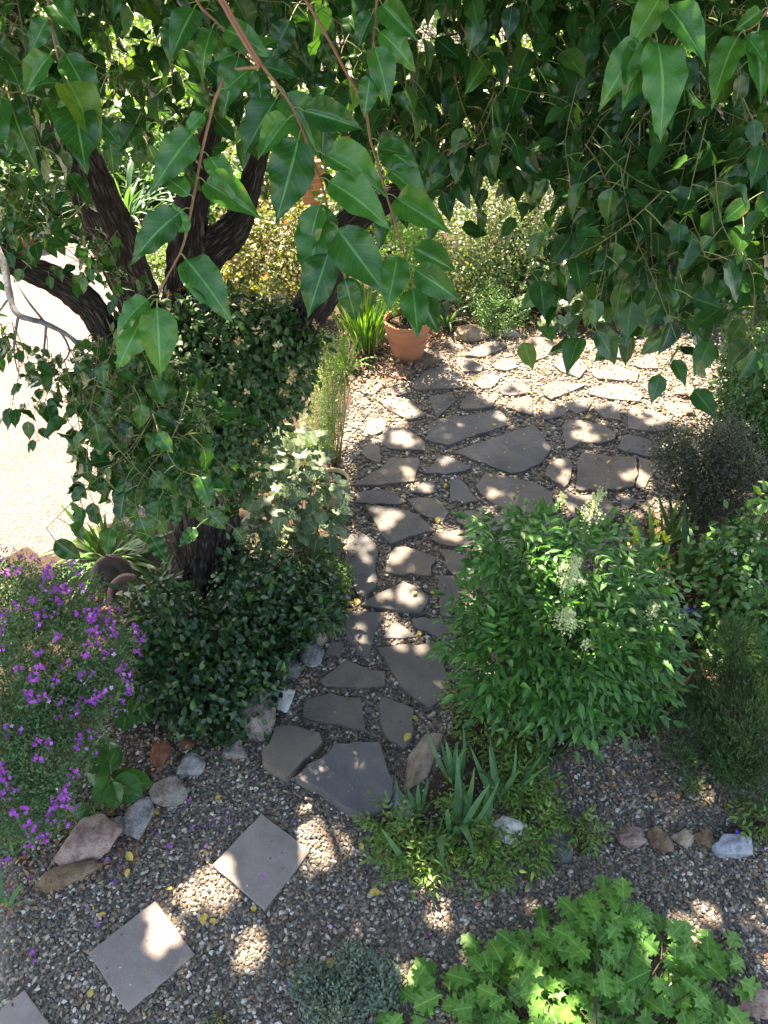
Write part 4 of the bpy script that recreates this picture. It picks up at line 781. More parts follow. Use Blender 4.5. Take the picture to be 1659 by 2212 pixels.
# purple flowered shrub
PE = E_px([(100, 1420, 3.1, .36), (195, 1400, 3.25, .25), (0, 1500, 2.9, .38), (85, 1640, 2.6, .27), (160, 1550, 2.85, .19), (20, 1740, 2.4, .24), (50, 1300, 3.4, .24), (150, 1290, 3.5, .2), (-30, 1300, 3.4, .3), (200, 1480, 3.0, .18), (95, 1740, 2.45, .14), (-30, 1620, 2.6, .3)])
PS = bush('purple_flowered_shrub', 'airy shrub with magenta-purple flowers along the left edge', 'shrub', PE, 52000, T_tiny, .020, 'fine', (*gnd(40, 1560)[:2], 0), 70, .7, .5, -.1, None, 'twig', 4, .35, 'foliage', .005)
flowers(PS, PE, 230, T_star5, .0125, 'purple', 'flowers', 7, .015, lift=.03)
# nandina
NE = E_px([(1210, 1390, 3.35, .32), (1090, 1420, 3.3, .22), (1340, 1400, 3.4, .24), (1140, 1230, 3.7, .22), (1270, 1230, 3.7, .24), (1350, 1480, 3.25, .18), (1240, 1480, 3.2, .22), (1110, 1490, 3.15, .14), (1090, 1170, 3.8, .12), (1390, 1300, 3.5, .15), (1040, 1330, 3.5, .10)])
def nandina(name, label, ells, nfr, size, m, base, nst, group=None, k=3, inner=.4, cat_='shrub'):
    t = thing(name, base, label, cat_, group); p, nn = shell(ells, nfr, inner); N = len(p); b = Buf(); tw = Buf()
    ax = nrmz(nn * [1, 1, .25] + rdir(N) * .35 + [0, -.05, .18]); up = nrmz(nn + [0, -.15, 1.1] + rdir(N) * .25); rt = nrmz(np.cross(ax, up)); up = nrmz(np.cross(rt, ax)); sz = size * rng.uniform(.8, 1.15, N)
    Ps, Ds, Ns, Ss = [], [], [], []
    for i in range(k + 1):
        s_ = (i + .4) / (k + .4); org = p + ax * (sz * (s_ * 2.1))[:, None] - up * (sz * s_ * s_ * .35)[:, None]
        if i == k: Ps.append(org); Ds.append(ax - up * .35); Ns.append(up); Ss.append(sz)
        else:
            for sg in (-1, 1): Ps.append(org); Ds.append(nrmz(ax * .65 + rt * sg * (1 if i else 1.1) - up * .25 + rdir(N) * .15)); Ns.append(up + rdir(N) * .2); Ss.append(sz * (.95 - .12 * i))
    b.scatterv(T_lance, np.concatenate(Ps), np.concatenate(Ds), np.concatenate(Ns), np.concatenate(Ss) * rng.uniform(.75, 1.15, sum(map(len, Ss)))); b.build('foliage', MT[m], t)
    sel = rng.choice(N, min(N, nst), replace=False); stems(tw, base, p[sel], .007, .003); tw.build('stem', MT['stem'], t); return t
NB = (*gnd(1180, 1560)[:2], 0)
NE2 = [(e[0], e[1], e[2], e[3] * 1.18, e[4] * 1.18, e[5] * 1.15) for e in NE]
ND = nandina('nandina_bush', 'big bright green bush with pointed leaflets and fluffy cream flower heads beside the path', NE, 1300, .088, 'nandina', NB, 60)
def panicle(x, y, Y, L_, w, tx, ty, n=420, m='cream'):
    P = atY(x, y, Y); ax = nrmz(np.array([tx, 0, 1.0])) ; b = Buf(); s_ = rng.random(n) ** .8; a = rng.uniform(0, 2 * pi, n); r_ = w * (1 - s_ * .75) * rng.random(n) ** .5 * (.7 + .5 * np.sin(a * 3 + s_ * 9))
    q = P + ax * (s_ * L_)[:, None] + np.c_[np.cos(a) * r_, np.sin(a) * r_, rng.normal(0, .008, n)]; b.scatterv(T_dot, q, rdir(n), rdir(n) + [0, -.5, .8], .0065 * rng.uniform(.7, 1.3, n)); o = b.build('flower_head', MT[m], ND)
    c_ = Buf(); c_.tube([P - ax * .15, P, P + ax * L_], [.002, .002, .001], 5)
    for k in range(26): c_.tube([P + ax * s_[k] * L_ * .8, q[k]], [.0012, .0006], 4, cap=False)
    u = c_.build('flower_stalk', MT['petiole'], ND); u.parent = o
for a in [(1225, 1268, 3.35, .24, .115, .1, 0, 800), (1222, 1352, 3.1, .12, .115, .05, 0, 560), (1265, 1130, 3.7, .26, .10, .25, 0, 420), (1215, 1095, 3.8, .1, .07, -.1, 0, 140), (1405, 1345, 3.3, .16, .08, 0, 0, 240), (1265, 1400, 3.05, .07, .05, 0, 0, 110)]: panicle(*a)
# iris fans in front
for x, y, L_, an, n, le, sp_, lab in [(985, 1815, .54, 8, 7, 4, 26, 'tall grey-green iris fan in the centre of the front clump'), (905, 1765, .40, 20, 6, -14, 30, 'grey-green iris fan leaning over the bluish white rock'), (1085, 1735, .50, 5, 8, 16, 40, 'wide grey-green iris fan at the right of the front clump'), (893, 1880, .36, 30, 6, -4, 46, 'lowest grey-green iris fan, splayed over the pointed seedlings'), (985, 1690, .48, 10, 7, -4, 22, 'upright iris fan with sunlit yellow-green blades below the bright green bush'), (1170, 1650, .42, 20, 6, 36, 26, 'iris fan leaning right beneath the bright green bush'), (1040, 1800, .42, -10, 5, 8, 26, 'short iris fan between the centre fan and the whitish granite rock')]:
    irisfan(gnd(x, y), L_, an, n, lab, le, sp_)
for x, y, L_, lab in [(1415, 1205, .62, 'iris with broad green blades at the right edge of the patio'), (1480, 1260, .66, 'dark iris in front of the dusky shrub'), (1550, 1240, .66, 'dark iris between the dusky shrub and the pale-flowered vine'), (1600, 1190, .6, 'dark iris at the right behind the pale-flowered vine'), (1350, 1290, .62, 'iris with one sunlit white-edged blade behind the bright green bush'), (1465, 1170, .5, 'small dark iris under the dusky shrub')]:
    irisfan(gnd(x, y), L_, rng.uniform(-20, 30), 8, lab, rng.uniform(-8, 8), 34, .2, 'iris', 'irises behind the bright green bush')
irisfan(gnd(25, 1850), .26, 10, 6, 'small grey-green iris in the lower left corner', 5, 50); irisfan(gnd(60, 1770), .34, 40, 4, 'iris leaf arching out from under the purple shrub', 50, 22)
irisfan(gnd(10, 1960), .3, 0, 6, 'grey-green iris cut off by the left edge near the bottom', 10, 40)
# low seedlings of nandina
def lown(lst, label, n, sz=.042, group='low nandina seedlings at the gravel edge', m='nandlow', hh=.09):
    e = [(*gnd(x, y)[:2], hh * .6, r, r, hh) for x, y, r in lst]; return nandina('nandina_seedling', label, e, n, sz, m, (e[0][0], e[0][1], 0), 25, group, 2, .8, 'seedling')
lown([(840, 1790, .10), (870, 1850, .14), (920, 1870, .13)], 'spreading seedling patch below the thick front flagstone', 260)
lown([(1010, 1830, .13), (1060, 1870, .12), (1000, 1770, .12)], 'fresh green seedling patch right of the lowest iris fan', 230)
lown([(1130, 1720, .14), (1160, 1790, .13), (1150, 1850, .10), (1090, 1700, .1)], 'bronze-tinted seedling patch around the whitish granite rock', 300)
lown([(1255, 1815, .085)], 'single small bright green seedling between two dark rocks', 60, .034, hh=.12); lown([(1630, 1790, .09)], 'bright seedling beside the purple flower at the right edge', 50); lown([(1130, 1620, .14)], 'seedling patch in the shade under the bright green bush', 110)
lown([(1030, 1600, .14), (1000, 1530, .12)], 'sparse seedlings between the path and the bright green bush', 100)
lown([(470, 2215, .03)], 'tiny seedling at the bottom edge of the gravel', 10, .025, hh=.04)
# oak sapling
OE = E_px([(1290, 1975, 1.85, .09, .09), (890, 2200, 1.5, .1, .1), (1230, 2130, 1.55, .24, .2), (1080, 2150, 1.55, .20, .16), (1400, 2130, 1.6, .22, .2), (960, 2180, 1.5, .15, .12), (1520, 2160, 1.55, .16, .14), (1330, 1990, 1.8, .12, .12), (1290, 2060, 1.65, .14, .12), (1200, 2260, 1.35, .25, .15), (1430, 2260, 1.35, .22, .14)])
OB = (*gnd(1290, 2330)[:2], 0)
def oak():
    t = thing('oak_sapling', OB, 'young oak with light green lobed leaves at the bottom right', 'sapling'); p, nn = shell(OE, 560, .75); N = len(p); b = Buf()
    out = nn * [1, 1, 0] + rdir(N) * [.5, .5, .1]; d = nrmz(out * [1, 1, .3] + [0, .2, -.06]); nr = nrmz(nn * .15 + [0, -.15, 1.1] + rdir(N) * .16); b.scatterv(T_oak, p, d, nr, .136 * rng.uniform(.55, 1.15, N), None, 1.08); b.build('leaves', MT['oak'], t)
    s_ = Buf(); stems(s_, OB, p[rng.choice(N, 40, False)], .008, .002); s_.build('stem', MT['stem'], t)
oak()
# silver shrub at the bottom
bush('silver_shrub', 'blue-grey small-leaved shrub at the bottom edge beside the young oak', 'shrub', E_px([(780, 2180, 1.66, .12, .10), (690, 2205, 1.6, .10, .08), (820, 2200, 1.6, .12, .1), (740, 2240, 1.5, .14, .1)]), 6500, T_tiny, .022, 'grey', None, 50, .8, .5, -.4, None, 'twig', 4)
# right side shrubs
bush('rosemary_shrub', 'rosemary-like needle shrub reaching over the gravel at the right', 'shrub', E_px([(1610, 1600, 2.95, .30), (1520, 1480, 3.3, .20), (1500, 1600, 3.0, .16), (1560, 1700, 2.75, .17), (1640, 1740, 2.6, .18), (1450, 1690, 2.8, .11), (1660, 1500, 3.2, .25), (1590, 1400, 3.4, .18), (1470, 1760, 2.6, .08)]), 29000, T_needle, .032, 'rosemary', (*gnd(1600, 1640)[:2], 0), 60, .5, .5, -.9, None, 'stem', 9, .3)
VE = E_px([(1530, 1420, 3.7, .14), (1560, 1200, 4.2, .16), (1610, 1290, 3.9, .28), (1670, 1190, 4.2, .3), (1650, 1400, 3.6, .26), (1590, 1350, 3.8, .18)])
VV = bush('flowering_vine', 'leafy climber with small pale greenish flowers at the right edge', 'climber', VE, 3600, T_ov, .062, 'vine', None, 25, .8, .4, .5, None, 'twig', 2)
flowers(VV, VE, 70, T_star5, .014, 'white', 'flowers', 2, .012)
bush('ferny_shrub', 'dark feathery green shrub at the right edge beyond the patio', 'shrub', E_px([(1640, 850, 6.1, .40), (1700, 760, 6.3, .5), (1610, 930, 5.9, .25), (1690, 950, 5.8, .4)]), 11000, T_lance, .055, 'fern', None, 25, .4, .4, .6, None, 'stem', 3)
bush('dusky_shrub', 'dusky grey-brown fine-leaved shrub standing on the right of the patio', 'shrub', E_px([(1500, 1000, 5.15, .30), (1560, 960, 5.2, .28), (1460, 960, 5.2, .20), (1590, 1040, 5.0, .28), (1520, 1070, 4.9, .22)]), 17000, T_tiny, .022, 'greydark', None, 60, .5, .7, -.3, None, 'stem', 4)
t = clump('yellow_bud_plant', 'strappy plant with pale yellow buds on stalks behind the bright green bush', 'plant', gnd(1395, 1290), 26, .36, .9, T_strap, 'strap')
b = Buf(); s_ = Buf()
for x, y in ((1358, 1120), (1366, 1140), (1420, 1130), (1432, 1155), (1442, 1165), (1437, 1205), (1446, 1215), (1370, 1165), (1418, 1215), (1430, 1230)):
    P = atY(x, y, gnd(1395, 1290)[1] + .05); b.scatterv(T_star5, np.array([P] * 3) + rng.normal(0, .006, (3, 3)), rdir(3) + [0, 0, 1], rdir(3), .03); s_.tube([np.array([*gnd(1395, 1290)[:2], 0]), (P + gnd(1395, 1290)) / 2 + [0, 0, .05], P], [.003, .003, .002], 5)
b.build('buds', MT['yflower'], t); s_.build('stalk', MT['petiole'], t)
bush('young_green_shoot', 'bright green leafy shoot at the right edge beside the dusky shrub', 'plant', E_px([(1655, 1075, 4.2, .07)]), 26, T_ov, .07, 'potleaf', (*atY(1662, 1075, 4.2)[:2], 0), 6, 1, .8, .2)
for x, y, lab in ((1570, 1660, 'small yellow-green plant under the needle shrub'), (1480, 1540, 'leafy weeds beside the hidden terracotta pot'), (1600, 1560, 'yellow-green weed behind the needle shrub stems')):
    bush('leafy_weed', lab, 'weed', E_g([(x, y, .10, .06, .06)]), 90, T_round, .035, 'vine', None, 8, 1, .8, .1)
# strap leaved clump behind the purple shrub, grass tufts
clump('strap_leaved_clump', 'arching strap-leaved clump between the driveway and the purple shrub', 'plant', gnd(235, 1210), 95, .50, 1.3, T_strap, 'strap', None, .22)
clump('strap_leaved_clump', 'strap leaves arching in front of the tree trunk', 'plant', gnd(345, 1270), 16, .42, .9, T_strap, 'strap', None, .1)
clump('grass_tuft', 'tuft of fine grass between the round-leaved plant and the pink rock', 'grass tuft', gnd(170, 1780), 130, .14, 1.2, T_grass, 'grass', None, .10)
clump('grass_tuft', 'thin grass tuft by the pale grey upright stone', 'grass tuft', gnd(262, 1755), 60, .12, 1.2, T_grass, 'grass', None, .05); clump('grass_tuft', 'golden grass tuft right of the trunk base', 'grass tuft', gnd(590, 1180), 130, .2, 1.2, T_grass, 'lime', None, .14)
clump('grass_tuft', 'yellowing blades between the glossy shrub and the tan border rock', 'grass tuft', gnd(655, 1370), 40, .2, 1.0, T_grass, 'grass', None, .06)
# bergenia rosettes
def rosette(label, leaves, x0, y0, size):
    g0 = gnd(x0, y0); t = thing('bergenia_plant', g0, label, 'bergenia'); b = Buf(); s_ = Buf(); A, D_, N_, S_ = [], [], [], []
    for bx, by, tx, ty, h0, h1 in leaves:
        a_, e_ = gnd(bx, by, h0), gnd(tx, ty, h1); A.append(a_); D_.append(e_ - a_); S_.append(np.linalg.norm(e_ - a_)); N_.append(np.array([0, -.2, 1]) + rdir(1)[0] * .25); s_.tube([g0, (g0 + a_) / 2 + [0, 0, .03], a_], .004, 5)
    b.scatterv(T_round, np.array(A), np.array(D_), np.array(N_), np.array(S_), None, 1.15); b.build('leaves', MT['bergenia'], t); s_.build('stalks', MT['petiole'], t)
rosette('dark round-leaved rosette on the gravel beside the purple shrub', [(236, 1660, 215, 1590, .1, .16), (240, 1665, 262, 1625, .1, .12), (228, 1660, 185, 1640, .09, .1), (235, 1675, 195, 1690, .09, .08), (240, 1680, 212, 1745, .09, .06), (250, 1690, 325, 1685, .09, .09), (245, 1685, 300, 1720, .1, .1), (240, 1670, 232, 1600, .12, .2), (245, 1690, 250, 1745, .1, .06), (230, 1670, 175, 1670, .06, .05), (238, 1650, 250, 1615, .14, .2), (250, 1680, 285, 1660, .05, .06)], 238, 1680, .1)
rosette('pair of yellow-green round leaves above the big pink rock', [(195, 1745, 148, 1765, .05, .04), (205, 1755, 205, 1815, .06, .05)], 205, 1750, .1)
rosette('broad pale leaves under the glossy shrub near the purple shrub', [(285, 1500, 268, 1450, .1, .14), (280, 1505, 265, 1575, .1, .06), (290, 1500, 310, 1560, .08, .05), (280, 1495, 245, 1500, .1, .1)], 285, 1505, .1)
# lobed leaf plants
def lobed(name, label, ells, n, size, base, nst=30):
    t = thing(name, base, label, 'lobed-leaf plant'); p, nn = shell(ells, n, .35); N = len(p); b = Buf(); d = nrmz(nn * [1, 1, 0] + rdir(N) * .5 + [0, -.2, -.35]); nr = nrmz(nn * .6 + [0, -.1, .9] + rdir(N) * .4)
    b.scatterv(T_palm, p, d, nr, size * rng.uniform(.65, 1.15, N)); b.build('leaves', MT['heuch'], t); s_ = Buf(); stems(s_, base, p[rng.choice(N, nst, False)], .003, .002); s_.build('stalks', MT['redtwig'], t)
    f = Buf(); k = Buf()
    for i in range(16):
        e = np.array(ells[i % len(ells)]); P = e[:3] + np.array([rng.normal(0, e[3] * .5), rng.normal(0, e[3] * .5), e[5] * .7]); ax = nrmz(np.array([rng.normal(0, .5), rng.normal(0, .5) - .2, 1])); L_ = rng.uniform(.2, .4); k.tube([P, P + ax * L_], [.002, .001], 4)
        s2 = rng.random(110); f.scatterv(T_dot, P + ax * (L_ * (.4 + .6 * s2))[:, None] + rng.normal(0, .013, (110, 3)), rdir(110), rdir(110), .0065)
    k.build('flower_stalk', MT['petiole'], t); f.build('florets', MT['cream'], t)
LE = E_px([(590, 1030, 4.95, .26, .2), (680, 1080, 4.85, .22, .2), (610, 1110, 4.75, .24, .18), (690, 1150, 4.7, .16, .14), (640, 980, 5.1, .22)])
lobed('heuchera_plant', 'mound of grey-green lobed leaves with fuzzy flower stalks between the trunk and the path', LE, 330, .125, (*gnd(650, 1190)[:2], 0))
lobed('heuchera_plant', 'lobed-leaf plants along the back edge of the patio under the hanging leaves', [(*atY(x, y, Y), r, r, r * .7) for x, y, Y, r in ((1190, 660, 8.6, .35), (1260, 640, 8.7, .4), (1330, 660, 8.5, .35), (1220, 600, 9.0, .35))], 260, .17, (*atY(1260, 700, 8.3)[:2], 0))
# pots
def lathe(name, prof, P, m, parent, seg=40, sx=1):
    b = Buf(); th = np.arange(seg) * 2 * pi / seg; pr = np.array(prof); n = len(pr); v = np.stack([np.outer(pr[:, 0], np.cos(th)), np.outer(pr[:, 0], np.sin(th)), np.outer(pr[:, 1], np.ones(seg))], -1) + np.array(P)
    i, j = np.meshgrid(np.arange(n - 1), np.arange(seg), indexing='ij'); j2 = (j + 1) % seg; q = np.stack([i * seg + j, i * seg + j2, (i + 1) * seg + j2, (i + 1) * seg + j], -1).reshape(-1); b.add(v.reshape(-1, 3), np.zeros((n * seg, 2)), q, [4] * ((n - 1) * seg), .5)
    o = b.build(name, MT[m], parent); o.data.polygons.foreach_set('use_smooth', [True] * len(o.data.polygons)); return o
def pot(P, rt, h, m, label, soil='soil', name='plant_pot'):
    t = thing(name, P, label, 'pot'); rb = rt * .66; k = h
    lathe('body', [(.001, .004), (rb * .97, .004), (rb, .012), (rb + (rt - rb) * .25, k * .24), (rb + (rt - rb) * .45, k * .45), (rt * .90, k * .74)], P, m, t)
    lathe('rim', [(rt * .90, k * .74), (rt * .965, k * .75), (rt * .98, k * .80), (rt * .965, k * .82), (rt * .975, k * .9), (rt * 1.0, k * .93), (rt * 1.02, k * .97), (rt * 1.0, k), (rt * .92, k), (rt * .90, k * .95), (rt * .88, k * .80)], P, m, t)
    lathe('band', [(rb + (rt - rb) * .52, k * .47), (rb + (rt - rb) * .58, k * .475), (rb + (rt - rb) * .60, k * .50), (rb + (rt - rb) * .58, k * .52)], P, m, t)
    lathe('potting_soil', [(rt * .885, k * .86), (rt * .5, k * .885), (.001, k * .89)], P, soil, t); return t
PP = gnd(882, 782); PP[1] += .14; D_ = np.linalg.norm(PP - CP); prt = 49 / F * D_
pot(PP, prt, .44, 'terracotta', 'large terracotta pot with rolled rim at the back left of the patio')
pe = [(PP[0], PP[1], .78, .3, .3, .26), (PP[0] - .06, PP[1], 1.12, .32, .3, .3), (PP[0] + .05, PP[1], 1.45, .26, .26, .26)]
PB = bush('potted_shrub', 'leafy green shrub with reddish specks growing in the large terracotta pot', 'shrub', pe, 3600, T_ov, .034, 'potleaf', (PP[0], PP[1], .4), 30, .7, .5, .0, None, 'stem', 3)
flowers(PB, pe, 26, T_dot, .014, 'red', 'berries')
pot(gnd(1440, 1495), .11, .26, 'oldterra', 'weathered terracotta pot half hidden behind the bright green bush'); pp = atY(1490, 1345, 3.9)
b = bush('lobelia', 'trailing plant with pale blue flowers right of the bright green bush', 'flower', [(*pp, .07, .07, .07)], 160, T_ov, .03, 'vine', (pp[0], pp[1], 0), 8, 1, .7); flowers(b, [(*pp, .06, .06, .09)], 26, T_star5, .017, 'blue', 'flowers', 2, .01)
hp = gnd(720, 1085); hp[2] = .0; t = pot(hp, .15, .26, 'rimcream', 'cream-rimmed pot hidden by lobed leaves at the path edge'); tp = gnd(1586, 1806)
pot(gnd(1583, 1812), .045, .07, 'blackplastic', 'tiny black plastic pot at the right edge of the gravel'); b = thing('purple_flower', gnd(1586, 1806), 'single deep violet bloom beside the tiny black pot', 'flower'); fb = Buf(); P = gnd(1591, 1801, .07)
fb.scatterv(T_star5, np.array([P] * 3) + rng.normal(0, .003, (3, 3)), rdir(3), np.array([[0, -.3, 1.]] * 3), .022); fb.build('petals', MT['violet'], b); fb = Buf(); fb.tube([gnd(1586, 1806), P], .0015, 5); fb.build('stem', MT['petiole'], b)
# rusty garden ornament: two dished discs on curled rods
def ornament():
    g0 = gnd(262, 1330); t = thing('garden_ornament', g0, 'rusty metal ornament of two overlapping dished discs on curled rods near the trunk', 'ornament')
    for (x, y, Y, rp, tilt, yaw) in ((240, 1240, 4.25, 42, 38, 12), (272, 1282, 4.05, 42, 40, -8)):
        P = atY(x, y, Y); r_ = rp / F * np.linalg.norm(P - CP); o = lathe('disc', [(.001, .018), (r_ * .35, .016), (r_ * .45, .010), (r_ * .55, .022), (r_ * .85, .010), (r_ * .97, -.004), (r_, -.012), (r_ * .98, -.016), (r_ * .8, .0), (.001, .008)], (0, 0, 0), 'rust', None)
        o.parent = t; o.location = tuple(np.array(P) - g0); o.rotation_euler = (R(tilt), 0, R(yaw)); s_ = Buf(); s_.tube([g0, (g0 + P) / 2 + [0, .03, 0], P - [0, 0, .005]], [.006, .005, .004], 7); s_.build('rod', MT['rust'], t)
    c_ = [(250, 1205), (225, 1200), (212, 1180), (225, 1155), (260, 1150), (300, 1140)]; s_ = Buf(); s_.tube(cat([atY(x, y, 4.3) for x, y in c_], 6), .006, 8); s_.build('curled_rod', MT['rust'], t)
    c_ = [(240, 1200), (300, 1195), (320, 1165), (318, 1140)]; s_ = Buf(); s_.tube(cat([atY(x, y, 4.3) for x, y in c_], 6), .004, 8); s_.build('curled_rod', MT['rust'], t)
ornament()
# ================================================================ BACKGROUND
bush('variegated_shrub', 'tall pale speckled shrub behind the back of the patio', 'shrub', E_px([(960, 520, 9.3, .6, .6), (1080, 520, 9.4, .65, .6), (1170, 470, 9.8, .6, .6), (890, 560, 9.0, .35), (1030, 610, 9.0, .45), (1180, 400, 10.2, .5), (1090, 440, 10, .5)]), 12000, T_tiny, .05, 'bgshrub', None, 40, .5, .6, .1, None, 'stem', 3)
bush('dark_background_shrub', 'dark leafy shrub in the shade at the back right of the patio', 'shrub', E_px([(1130, 600, 9.6, .6, .4), (1300, 560, 9.4, .7, .6), (1450, 560, 9.2, .8, .6), (1600, 600, 8.6, .8, .6)]), 6000, T_ov, .08, 'darkshrub', None, 20, .5, .5, .3)
bush('thyme_mound', 'small bright speckled green mound on the back edge of the patio', 'shrub', E_px([(1080, 680, 8.3, .28, .2), (1060, 650, 8.5, .25, .2)]), 4200, T_tiny, .022, 'vine', None, 12, .8, .5, 0, None, 'twig', 4)
bush('red_tipped_shrub', 'sunny shrub with yellow-green and coral-red leaves beyond the tree fork', 'shrub', E_px([(560, 560, 9.0, .5, .4), (620, 500, 9.2, .35, .3), (650, 590, 8.7, .3, .25), (530, 480, 9.6, .35), (500, 600, 8.6, .25, .2), (590, 630, 8.3, .2, .15)]), 7000, T_ov, .05, 'spirea', None, 20, .8, .5, 0, None, 'twig', 3)
bush('lime_ground_cover', 'sunlit lime-green mound seen between the two left limbs', 'plant', E_g([(330, 600, .5, .25, .12), (320, 560, .5, .2, .12), (450, 620, .4, .2, .1), (560, 670, .5, .15, .1)]), 6000, T_tiny, .045, 'lime', None, 15, .9, .6, 0, None, 'twig', 3)
clump('grass_clump', 'pale sunlit grass clump below the red-tipped shrub', 'grass', gnd(560, 700), 240, .35, 1.2, T_grass, 'lime', None, .4); clump('iris_plant', 'bright yellow-green upright blades left of the terracotta pot', 'iris', gnd(790, 745), 110, .75, .35, T_gr2, 'strap', None, .22)
clump('iris_plant', 'narrow bright blades between the right limb and the patio', 'iris', gnd(745, 800), 30, .4, .5, T_iris, 'strap', None, .12); clump('iris_plant', 'sword leaves right of the terracotta pot', 'iris', gnd(965, 705), 12, .45, .6, T_iris, 'iris', None, .06)
bush('wispy_shrub', 'wispy yellow-green flowering stems at the left edge of the patio', 'shrub', E_px([(700, 900, 5.7, .16, .22), (715, 830, 6.2, .2, .2), (690, 960, 5.5, .14), (720, 770, 6.6, .22)]), 5200, T_tiny, .02, 'lime', None, 40, .5, .7, -.4, None, 'twig', 3)
clump('strap_leaved_clump', 'blue-green strap leaves of a far clump behind the left limb', 'plant', gnd(270, 480), 110, 1.0, .9, T_strap, 'iris', None, .35); clump('strap_leaved_clump', 'far strap-leaved clump further right, near the red flowers', 'plant', gnd(340, 420), 110, 1.0, .9, T_strap, 'iris', None, .5)
for i, (x, y, Y, r, m, lab) in enumerate([(40, 440, 12, .7, 'vine', 'shady shrub behind the red rocks at the left'), (140, 400, 12.5, .8, 'darkshrub', 'dark shrub framed by the big left limb'), (330, 330, 13.5, .9, 'vine', 'shady shrub between the left and middle limbs'), (560, 380, 12.5, .6, 'bgshrub', 'small pale shrub left of the brick pillar'), (470, 430, 11.5, .5, 'vine', 'low green shrub behind the middle limb fork'), (820, 420, 11, .7, 'bgshrub', 'speckled shrub behind the potted shrub'), (250, 150, 17, 1.5, 'lime', 'yellow-green shrub lit by sun, seen through the top left leaves'), (60, 250, 16, 1.4, 'potleaf', 'green shrub beyond the driveway at the far left'), (450, 250, 15, 1.2, 'potleaf', 'green shrub behind the middle limb'), (620, 300, 14, 1.2, 'bgshrub', 'speckled shrub behind the brick pillar'), (780, 300, 13, 1.2, 'potleaf', 'green shrub behind the leaves in the middle'), (950, 280, 14, 1.3, 'bgshrub', 'speckled shrub far behind the right limb'), (1150, 260, 15, 1.4, 'lime', 'bright shrub at the back, seen through gaps right of centre'), (1380, 300, 13, 1.4, 'fern', 'green shrub at the back right behind the hanging leaves'), (1600, 350, 11, 1.4, 'fern', 'green shrub at the far right behind the hanging leaves'), (340, 60, 22, 2, 'vine', 'distant green shrub at the top of the photo'), (700, 60, 24, 2.2, 'vine', 'distant leafy mass behind the top middle leaves'), (1100, 60, 24, 2.4, 'fern', 'distant leafy mass at the top right of centre'), (1500, 60, 22, 2.4, 'fern', 'distant leafy mass behind the top right leaves'), (20, 30, 24, 2.2, 'vine', 'distant green shrub in the top left corner')]):
    P = atY(x, y, Y); bush('background_shrub', lab, 'shrub', [(P[0], P[1], max(P[2], r * .4), r, r, r * .8)], int(2200), T_ov, .045 * r + .06, m, (P[0], P[1], 0), 8, .6, .4, .2, 'shrubs beyond the garden', 'stem', 1)
b = thing('red_flower_clump', gnd(480, 395), 'small clump of red flowers beyond the middle limb', 'flower'); q = atY(475, 355, 12.5); f = Buf(); f.scatterv(T_star5, q + rng.normal(0, .12, (14, 3)), rdir(14), rdir(14) + [0, -1, 1], .05); f.build('petals', MT['red'], b); f = Buf(); stems(f, (q[0], q[1], 0), [q + rng.normal(0, .08, 3) for _ in range(6)]); f.build('stem', MT['twig'], b)
def brickpillar():
    m, n, l, bs, out = mat('orange_brick'); br = n.new('ShaderNodeTexBrick'); mp = n.new('ShaderNodeMapping'); mp.inputs['Rotation'].default_value = (R(90), 0, 0); l.new(objco(n), mp.inputs[0]); l.new(mp.outputs[0], br.inputs[0])
    br.inputs['Color1'].default_value = (.62, .24, .10, 1); br.inputs['Color2'].default_value = (.52, .19, .08, 1); br.inputs['Mortar'].default_value = (.5, .4, .32, 1); br.inputs['Scale'].default_value = 1; br.inputs['Brick Width'].default_value = .2; br.inputs['Row Height'].default_value = .08; br.inputs['Mortar Size'].default_value = .008
    l.new(br.outputs[0], bs.inputs['Base Color']); bs.inputs['Roughness'].default_value = .85; import bmesh
    P = atY(676, 420, 12.0); bm = bmesh.new(); bmesh.ops.create_cube(bm, size=1); bmesh.ops.scale(bm, vec=(.34, .34, P[2] + .5), verts=bm.verts); bmesh.ops.bevel(bm, geom=bm.edges[:], offset=.012, segments=2)
    me = bpy.data.meshes.new('brick_pillar'); bm.to_mesh(me); bm.free(); me.materials.append(m); o = bpy.data.objects.new('brick_pillar', me); C.objects.link(o); o.location = (P[0], P[1], (P[2] + .5) / 2); o.rotation_euler = (0, 0, .2)
    tag(o, 'orange brick pillar glimpsed through the leaves in the upper middle', 'pillar')
brickpillar()
P0, P1 = atY(214, 756, 5.4), atY(188, 668, 5.5); b = Buf(); P0[2] = max(0, P0[2]); b.tube([[P0[0] + .03, P0[1], 0], P0, P1], .03, 16); tag(b.build('pipe', MT['pipe'], None), 'cream plastic pipe leaning behind the low left limb', 'pipe')
t = thing('glazed_planter', gnd(95, 525), 'pale green planter behind the red rocks beyond the driveway', 'planter'); lathe('body', [(.001, 0), (.11, 0), (.13, .1), (.14, .35), (.15, .42), (.13, .42), (.12, .36), (.001, .36)], gnd(95, 525), 'greenpot', t); 
